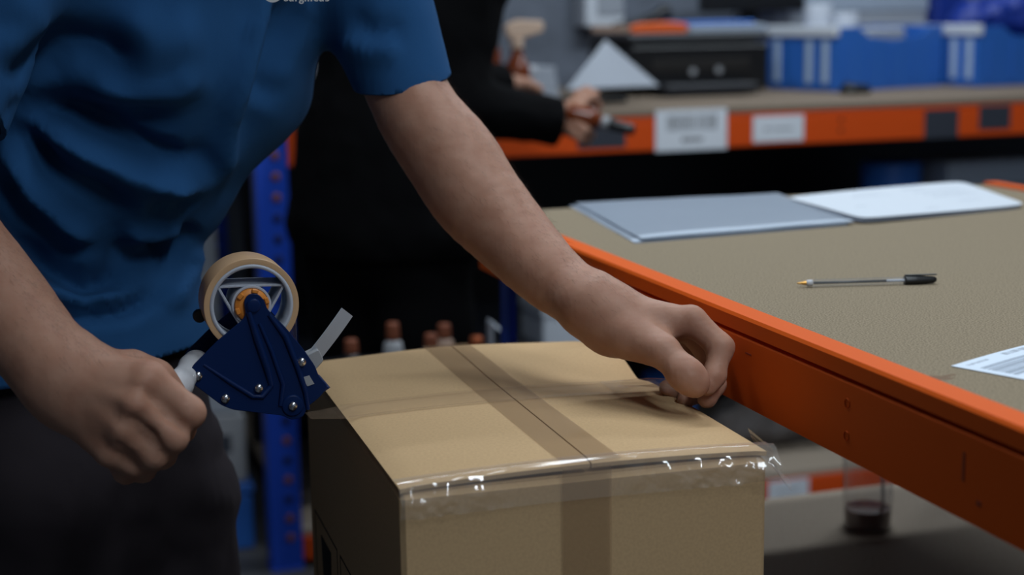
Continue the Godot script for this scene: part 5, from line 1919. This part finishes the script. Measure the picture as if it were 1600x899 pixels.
	part("pot", lathe(soft([Vector2(0, 0), Vector2(0.036, 0), Vector2(0.042, 0.035), Vector2(0.036, 0.06), Vector2(0.031, 0.06), Vector2(0.034, 0.034), Vector2(0.028, 0.006), Vector2(0, 0.005)], 0.004), 24), M.copper, jar)
	var dark := thing("amber_jug", "dark amber jug with a round glass stopper standing deeper on the bench", "jug", Vector3(1.31, y, -4.25))
	part("glass_body", lathe(soft([Vector2(0, 0), Vector2(0.045, 0), Vector2(0.05, 0.03), Vector2(0.046, 0.16), Vector2(0.02, 0.22), Vector2(0.018, 0.25), Vector2(0, 0.25)], 0.008), 24), M.amber_solid, dark)
	part("stopper", lathe(soft([Vector2(0, 0.245), Vector2(0.014, 0.25), Vector2(0.026, 0.27), Vector2(0.026, 0.285), Vector2(0.012, 0.30), Vector2(0, 0.302)], 0.004), 20), M.copper, dark)
	var cl := thing("metal_clip", "small shiny metal clip lying by the copper pot", "clip", Vector3(1.395, y, -3.97), 0.4)
	part("clip_body", prism(rounded([Vector2(-0.03, 0), Vector2(0.03, 0), Vector2(0.02, 0.018), Vector2(-0.015, 0.024)], 0.004, 4), -0.012, 0.012, 0.002), M.steel, cl)
	var wt := thing("white_tub", "round white tub standing on the bench behind the amber bottle", "tub", Vector3(1.40, y, -4.2))
	part("tub_body", lathe(soft([Vector2(0, 0), Vector2(0.04, 0), Vector2(0.044, 0.1), Vector2(0, 0.1)], 0.004), 24), M.paper_dim, wt)
	part("tub_lid", lathe(soft([Vector2(0, 0.1), Vector2(0.047, 0.1), Vector2(0.047, 0.118), Vector2(0, 0.118)], 0.003), 24), M.paper, wt)
	# pale carton at the left end of the bench
	var lc := thing("white_carton", "white carton on the left end of the bench, beyond the blue upright", "carton", Vector3(0.80, y, -4.1))
	part("carton_body", boxed(Vector3(-0.12, 0, -0.12), Vector3(0.12, 0.19, 0.12), 0.005), M.paper, lc)
	part("carton_lid", boxed(Vector3(-0.124, 0.16, -0.124), Vector3(0.124, 0.205, 0.124), 0.005), M.paper, lc)
	# locker by the wall, seen left of the upright
	var lk := thing("locker", "pale grey metal locker standing behind the blue upright at the left", "locker", Vector3(0.323, 0, -4.80))
	part("case", boxed(Vector3(-0.24, 0, -0.26), Vector3(0.24, 1.7, 0.24), 0.006), M.paper_dim, lk)
	part("door", boxed(Vector3(-0.225, 0.06, 0.24), Vector3(0.225, 1.66, 0.258), 0.004), M.paper_dim, lk)
	part("handle", boxed(Vector3(0.16, 0.85, 0.258), Vector3(0.18, 1.0, 0.276), 0.004), M.steel, lk)


# rests a soft thing flat on what is below it
func settled(p: Array) -> Array:
	var vs: PackedVector3Array = p[0]
	for i in vs.size():
		vs[i].y = maxf(vs[i].y, 0.001)
	return [vs, p[1]]


func bumpy(freq: float, depth: float) -> Callable:
	var n := FastNoiseLite.new()
	n.seed = 71
	n.frequency = freq
	n.fractal_octaves = 3
	return func(v: Vector3, _n: Vector3) -> float: return n.get_noise_3dv(v) * depth


func roll_of(at: Vector3, r: float, h: float, label: String) -> void:
	var o := thing("paper_roll", label, "paper roll", at, 0.0, "paper rolls in the left blue bin")
	part("paper", lathe(soft([Vector2(0.018, 0), Vector2(r, 0), Vector2(r, h), Vector2(0.018, h), Vector2(0.018, 0)], 0.002), 24), M.paper, o)


# an open bin: floor, walls with a dipped front, rim and ribs
func blue_bin(label: String, at: Vector3, turn: float, w: float, d: float, h: float) -> Node3D:
	var t := thing("blue_bin", label, "bin", at, turn, "blue bins on the bench")
	part("bin_floor", boxed(Vector3(-w / 2, 0, -d / 2), Vector3(w / 2, 0.006, d / 2), 0.001), M.blue_plastic, t)
	part("back_wall", boxed(Vector3(-w / 2, 0.006, -d / 2), Vector3(w / 2, h, -d / 2 + 0.006), 0.001), M.blue_plastic, t)
	var dip := []
	for p in [[-0.5, 0.006], [0.5, 0.006], [0.5, h], [0.4, h], [0.3, h * 0.84], [0.05, h * 0.78], [-0.2, h * 0.84], [-0.3, h], [-0.5, h]]:
		dip.append(Vector2(p[0] * w, p[1]))
	var fw := part("front_wall", prism(dip, d / 2 - 0.006, d / 2, 0.001), M.blue_plastic, t)
	for k in 5:
		part("rib", boxed(Vector3(-w * 0.42 + k * w * 0.21, 0.02, d / 2), Vector3(-w * 0.42 + k * w * 0.21 + 0.012, h * 0.72, d / 2 + 0.006), 0.002), M.blue_plastic, fw)
	for s in [-1.0, 1.0]:
		var ew := part("end_wall", boxed(Vector3(s * w / 2 - 0.003, 0.006, -d / 2), Vector3(s * w / 2 + 0.003, h, d / 2), 0.001), M.blue_plastic, t)
		for k in 4:
			part("rib", boxed(Vector3(s * (w / 2 + 0.003), 0.025, -d * 0.4 + k * d * 0.24), Vector3(s * (w / 2 + 0.009), h * 0.8, -d * 0.4 + k * d * 0.24 + 0.03), 0.003), M.streak if k != 1 else M.blue_plastic, ew)
	part("rim", boxed(Vector3(-w / 2 - 0.012, h - 0.03, -d / 2 - 0.008), Vector3(-w / 2 + 0.012, h + 0.006, d / 2 + 0.008), 0.004), M.paper, t)
	return t


# ---------------------------------------------------------------- on the shelves below
func shelf_things() -> void:
	# glass with amber liquid on the packing table's lower shelf
	var g := thing("drinking_glass", "tall clear glass with a little amber liquid and a metal rod, on the lower shelf", "glass", Vector3(Vector3(1.2013, 0.6800, -1.9630).x, 0.68, Vector3(1.2013, 0.6800, -1.9630).z))
	part("glass_wall", lathe([Vector2(0.036, 0.0005), Vector2(0.0405, 0.2), Vector2(0.0385, 0.2), Vector2(0.0352, 0.002)], 40), M.glass, g)
	part("liquid", lathe(soft([Vector2(0, 0.001), Vector2(0.0345, 0.001), Vector2(0.0352, 0.03), Vector2(0.0, 0.03)], 0.001), 36), M.amber_dark, g)
	part("rod", tube([Vector3(0.02, 0.01, 0.012), Vector3(0.024, 0.24, -0.01)], [0.0028], 10), M.steel, g)
	# bottles on the dark middle shelf of the rack
	var tr := thing("trolley", "low black trolley between the worker and the person in black, carrying small capped bottles", "trolley", Vector3(0.72, 0, -2.78))
	part("tray", boxed(Vector3(-0.195, 0.775, -0.15), Vector3(0.26, 0.79, 0.12), 0.004), M.black_plastic, tr)
	part("rim", boxed(Vector3(-0.195, 0.79, 0.112), Vector3(0.26, 0.80, 0.12), 0.002), M.black_plastic, tr)
	part("lower_tray", boxed(Vector3(-0.195, 0.20, -0.15), Vector3(0.26, 0.215, 0.12), 0.004), M.black_plastic, tr)
	for x in [-0.178, 0.245]:
		for z in [-0.135, 0.105]:
			part("post", boxed(Vector3(x - 0.01, 0.055, z - 0.01), Vector3(x + 0.01, 0.775, z + 0.01), 0.002), M.black_plastic, tr)
			part("caster", moved(lathe(soft([Vector2(0, -0.012), Vector2(0.028, -0.012), Vector2(0.028, 0.012), Vector2(0, 0.012)], 0.004), 16), Transform3D(Basis(Vector3.BACK, PI / 2), Vector3(x, 0.028, z))), M.black_plastic, tr)
	var caps := [[0.575, 0.0, 0, 0.8], [0.662, 0.03, 1, 1.0], [0.728, 0.0, 2, 0.78], [0.768, 0.05, 3, 0.85], [0.812, -0.02, 4, 0.7]]
	for k in caps.size():
		var c: Array = caps[k]
		var o := thing("squeeze_bottle", ["small black bottle with orange cap at the left end of the black trolley", "tallest bottle on the black trolley, pale grey with an orange cap", "dark grey bottle with orange cap in the middle of the black trolley", "tan bottle with orange cap on the black trolley", "dark bottle with brown cap, rightmost of the trolley's orange-capped row"][k], "bottle", Vector3(c[0], 0.79, -2.74 - c[1]), 0.0, "bottles on the black trolley")
		var h: float = c[3] * 0.95
		part("bottle_body", lathe(soft([Vector2(0, 0), Vector2(0.019, 0), Vector2(0.02, 0.04 * h), Vector2(0.017, 0.06 * h), Vector2(0.008, 0.068 * h), Vector2(0, 0.068 * h)], 0.004), 20), [M.black_plastic, M.grey_plastic, M.dark_grey, M.cream_dark, M.dark_grey][k], o)
		part("cap", lathe(soft([Vector2(0, 0.066 * h), Vector2(0.014, 0.066 * h), Vector2(0.012, 0.1 * h), Vector2(0, 0.102 * h)], 0.003), 16), M.copper if k == 4 else M.cap, o)
	var wl := thing("white_pouch", "white pouch standing at the right end of the black trolley", "pouch", Vector3(0.862, 0.79, -2.74))
	part("pouch_body", prism(rounded([Vector2(-0.02, 0), Vector2(0.045, 0), Vector2(0.02, 0.06), Vector2(-0.02, 0.095)], 0.006, 4), -0.015, 0.015, 0.005), M.paper_dim, wl)
	var wc := thing("white_carton", "white carton on the middle shelf behind the worker's left wrist", "carton", Vector3(1.49, 0.52, -4.1))
	part("carton_body", boxed(Vector3(-0.1, 0, -0.1), Vector3(0.13, 0.12, 0.1), 0.004), M.paper, wc)
	part("carton_lid", boxed(Vector3(-0.104, 0.09, -0.104), Vector3(0.134, 0.128, 0.104), 0.004), M.paper, wc)
	# things on the bottom shelf, seen under the table and left of the upright
	var y := 0.106
	var bt := thing("blue_tub", "bright blue plastic tub on the rack's bottom shelf, seen below the worker's fingers", "tub", Vector3(1.86, y, -4.18))
	part("tub_body", lathe(soft([Vector2(0, 0), Vector2(0.07, 0), Vector2(0.085, 0.26), Vector2(0.08, 0.26), Vector2(0.066, 0.008), Vector2(0, 0.006)], 0.004), 28), M.blue_plastic, bt)
	var sack := Field.new()
	sack.group(0.03, 0.04)
	sack.bone(Vector3(-0.16, 0.075, 0), Vector3(0.16, 0.07, 0), 0.075, 0.07)
	sack.bone(Vector3(-0.12, 0.13, 0.0), Vector3(0.02, 0.14, 0.0), 0.06, 0.05)
	var sk := thing("grey_sack", "slumped grey sack on the rack's bottom shelf under the table", "sack", Vector3(2.24, y, -4.2))
	part("sack_skin", skin_mesh(settled(displaced(sack.nets(Vector3(-0.32, -0.03, -0.2), Vector3(0.32, 0.28, 0.2), 0.012), bumpy(9.0, 0.03)))), M.sack, sk)
	var wb := thing("white_bundle", "white bundle with a dark opening beside the grey sack on the bottom shelf", "bundle", Vector3(2.58, y, -4.1))
	part("bundle_roll", moved(lathe(soft([Vector2(0.025, -0.09), Vector2(0.06, -0.09), Vector2(0.06, 0.09), Vector2(0.025, 0.09), Vector2(0.025, -0.09)], 0.008), 24), Transform3D(Basis(Vector3.RIGHT, PI / 2).rotated(Vector3.UP, 0.7), Vector3(0, 0.06, 0))), M.paper_dim, wb)
	part("bundle_core", moved(lathe([Vector2(0, -0.08), Vector2(0.025, -0.08), Vector2(0.025, 0.08), Vector2(0, 0.08)], 16), Transform3D(Basis(Vector3.RIGHT, PI / 2).rotated(Vector3.UP, 0.7), Vector3(0, 0.06, 0))), M.ink, wb)
	# left of the upright, low down, on the floor before the locker
	var gb := thing("grey_crate", "grey storage crate stacked on the blue box left of the upright", "crate", Vector3(0.40, 0.19, -4.25))
	part("crate_body", boxed(Vector3(-0.14, 0, -0.14), Vector3(0.16, 0.2, 0.14), 0.008), M.grey_plastic, gb)
	part("crate_opening", boxed(Vector3(-0.1, 0.09, 0.139), Vector3(0.12, 0.14, 0.142), 0.001), M.dark_grey, gb)
	var gc := thing("cream_box", "pale box on top of the grey crate left of the upright", "box", Vector3(0.41, 0.39, -4.24))
	part("box_body", boxed(Vector3(-0.13, 0, -0.12), Vector3(0.14, 0.12, 0.13), 0.005), M.paper_dim, gc)
	part("box_lid", boxed(Vector3(-0.134, 0.1, -0.124), Vector3(0.144, 0.132, 0.134), 0.005), M.grey_blue, gc)
	var bc := thing("blue_box", "mid blue storage box under the grey crate, left of the upright", "box", Vector3(0.42, 0.0, -4.24))
	part("box_body", boxed(Vector3(-0.15, 0, -0.14), Vector3(0.15, 0.16, 0.14), 0.006), M.blue_plastic, bc)
	part("box_lid", boxed(Vector3(-0.155, 0.16, -0.145), Vector3(0.155, 0.19, 0.145), 0.006), M.blue_plastic, bc)
	# tub under the bench's right end
	var tb := thing("blue_drum", "blue drum standing under the bench's right end", "drum", Vector3(2.62, 0.52, -4.2))
	part("drum_body", lathe(soft([Vector2(0, 0), Vector2(0.09, 0), Vector2(0.095, 0.46), Vector2(0, 0.46)], 0.006), 28), M.blue_plastic, tb)
	var gl := thing("grey_case", "grey flat case beside the blue drum under the bench", "case", Vector3(2.88, 0.52, -4.2))
	part("case_body", boxed(Vector3(-0.13, 0, -0.12), Vector3(0.2, 0.44, 0.12), 0.01), M.grey_plastic, gl)
	part("case_lid", boxed(Vector3(-0.134, 0.38, -0.124), Vector3(0.204, 0.46, 0.124), 0.008), M.grey_blue, gl)
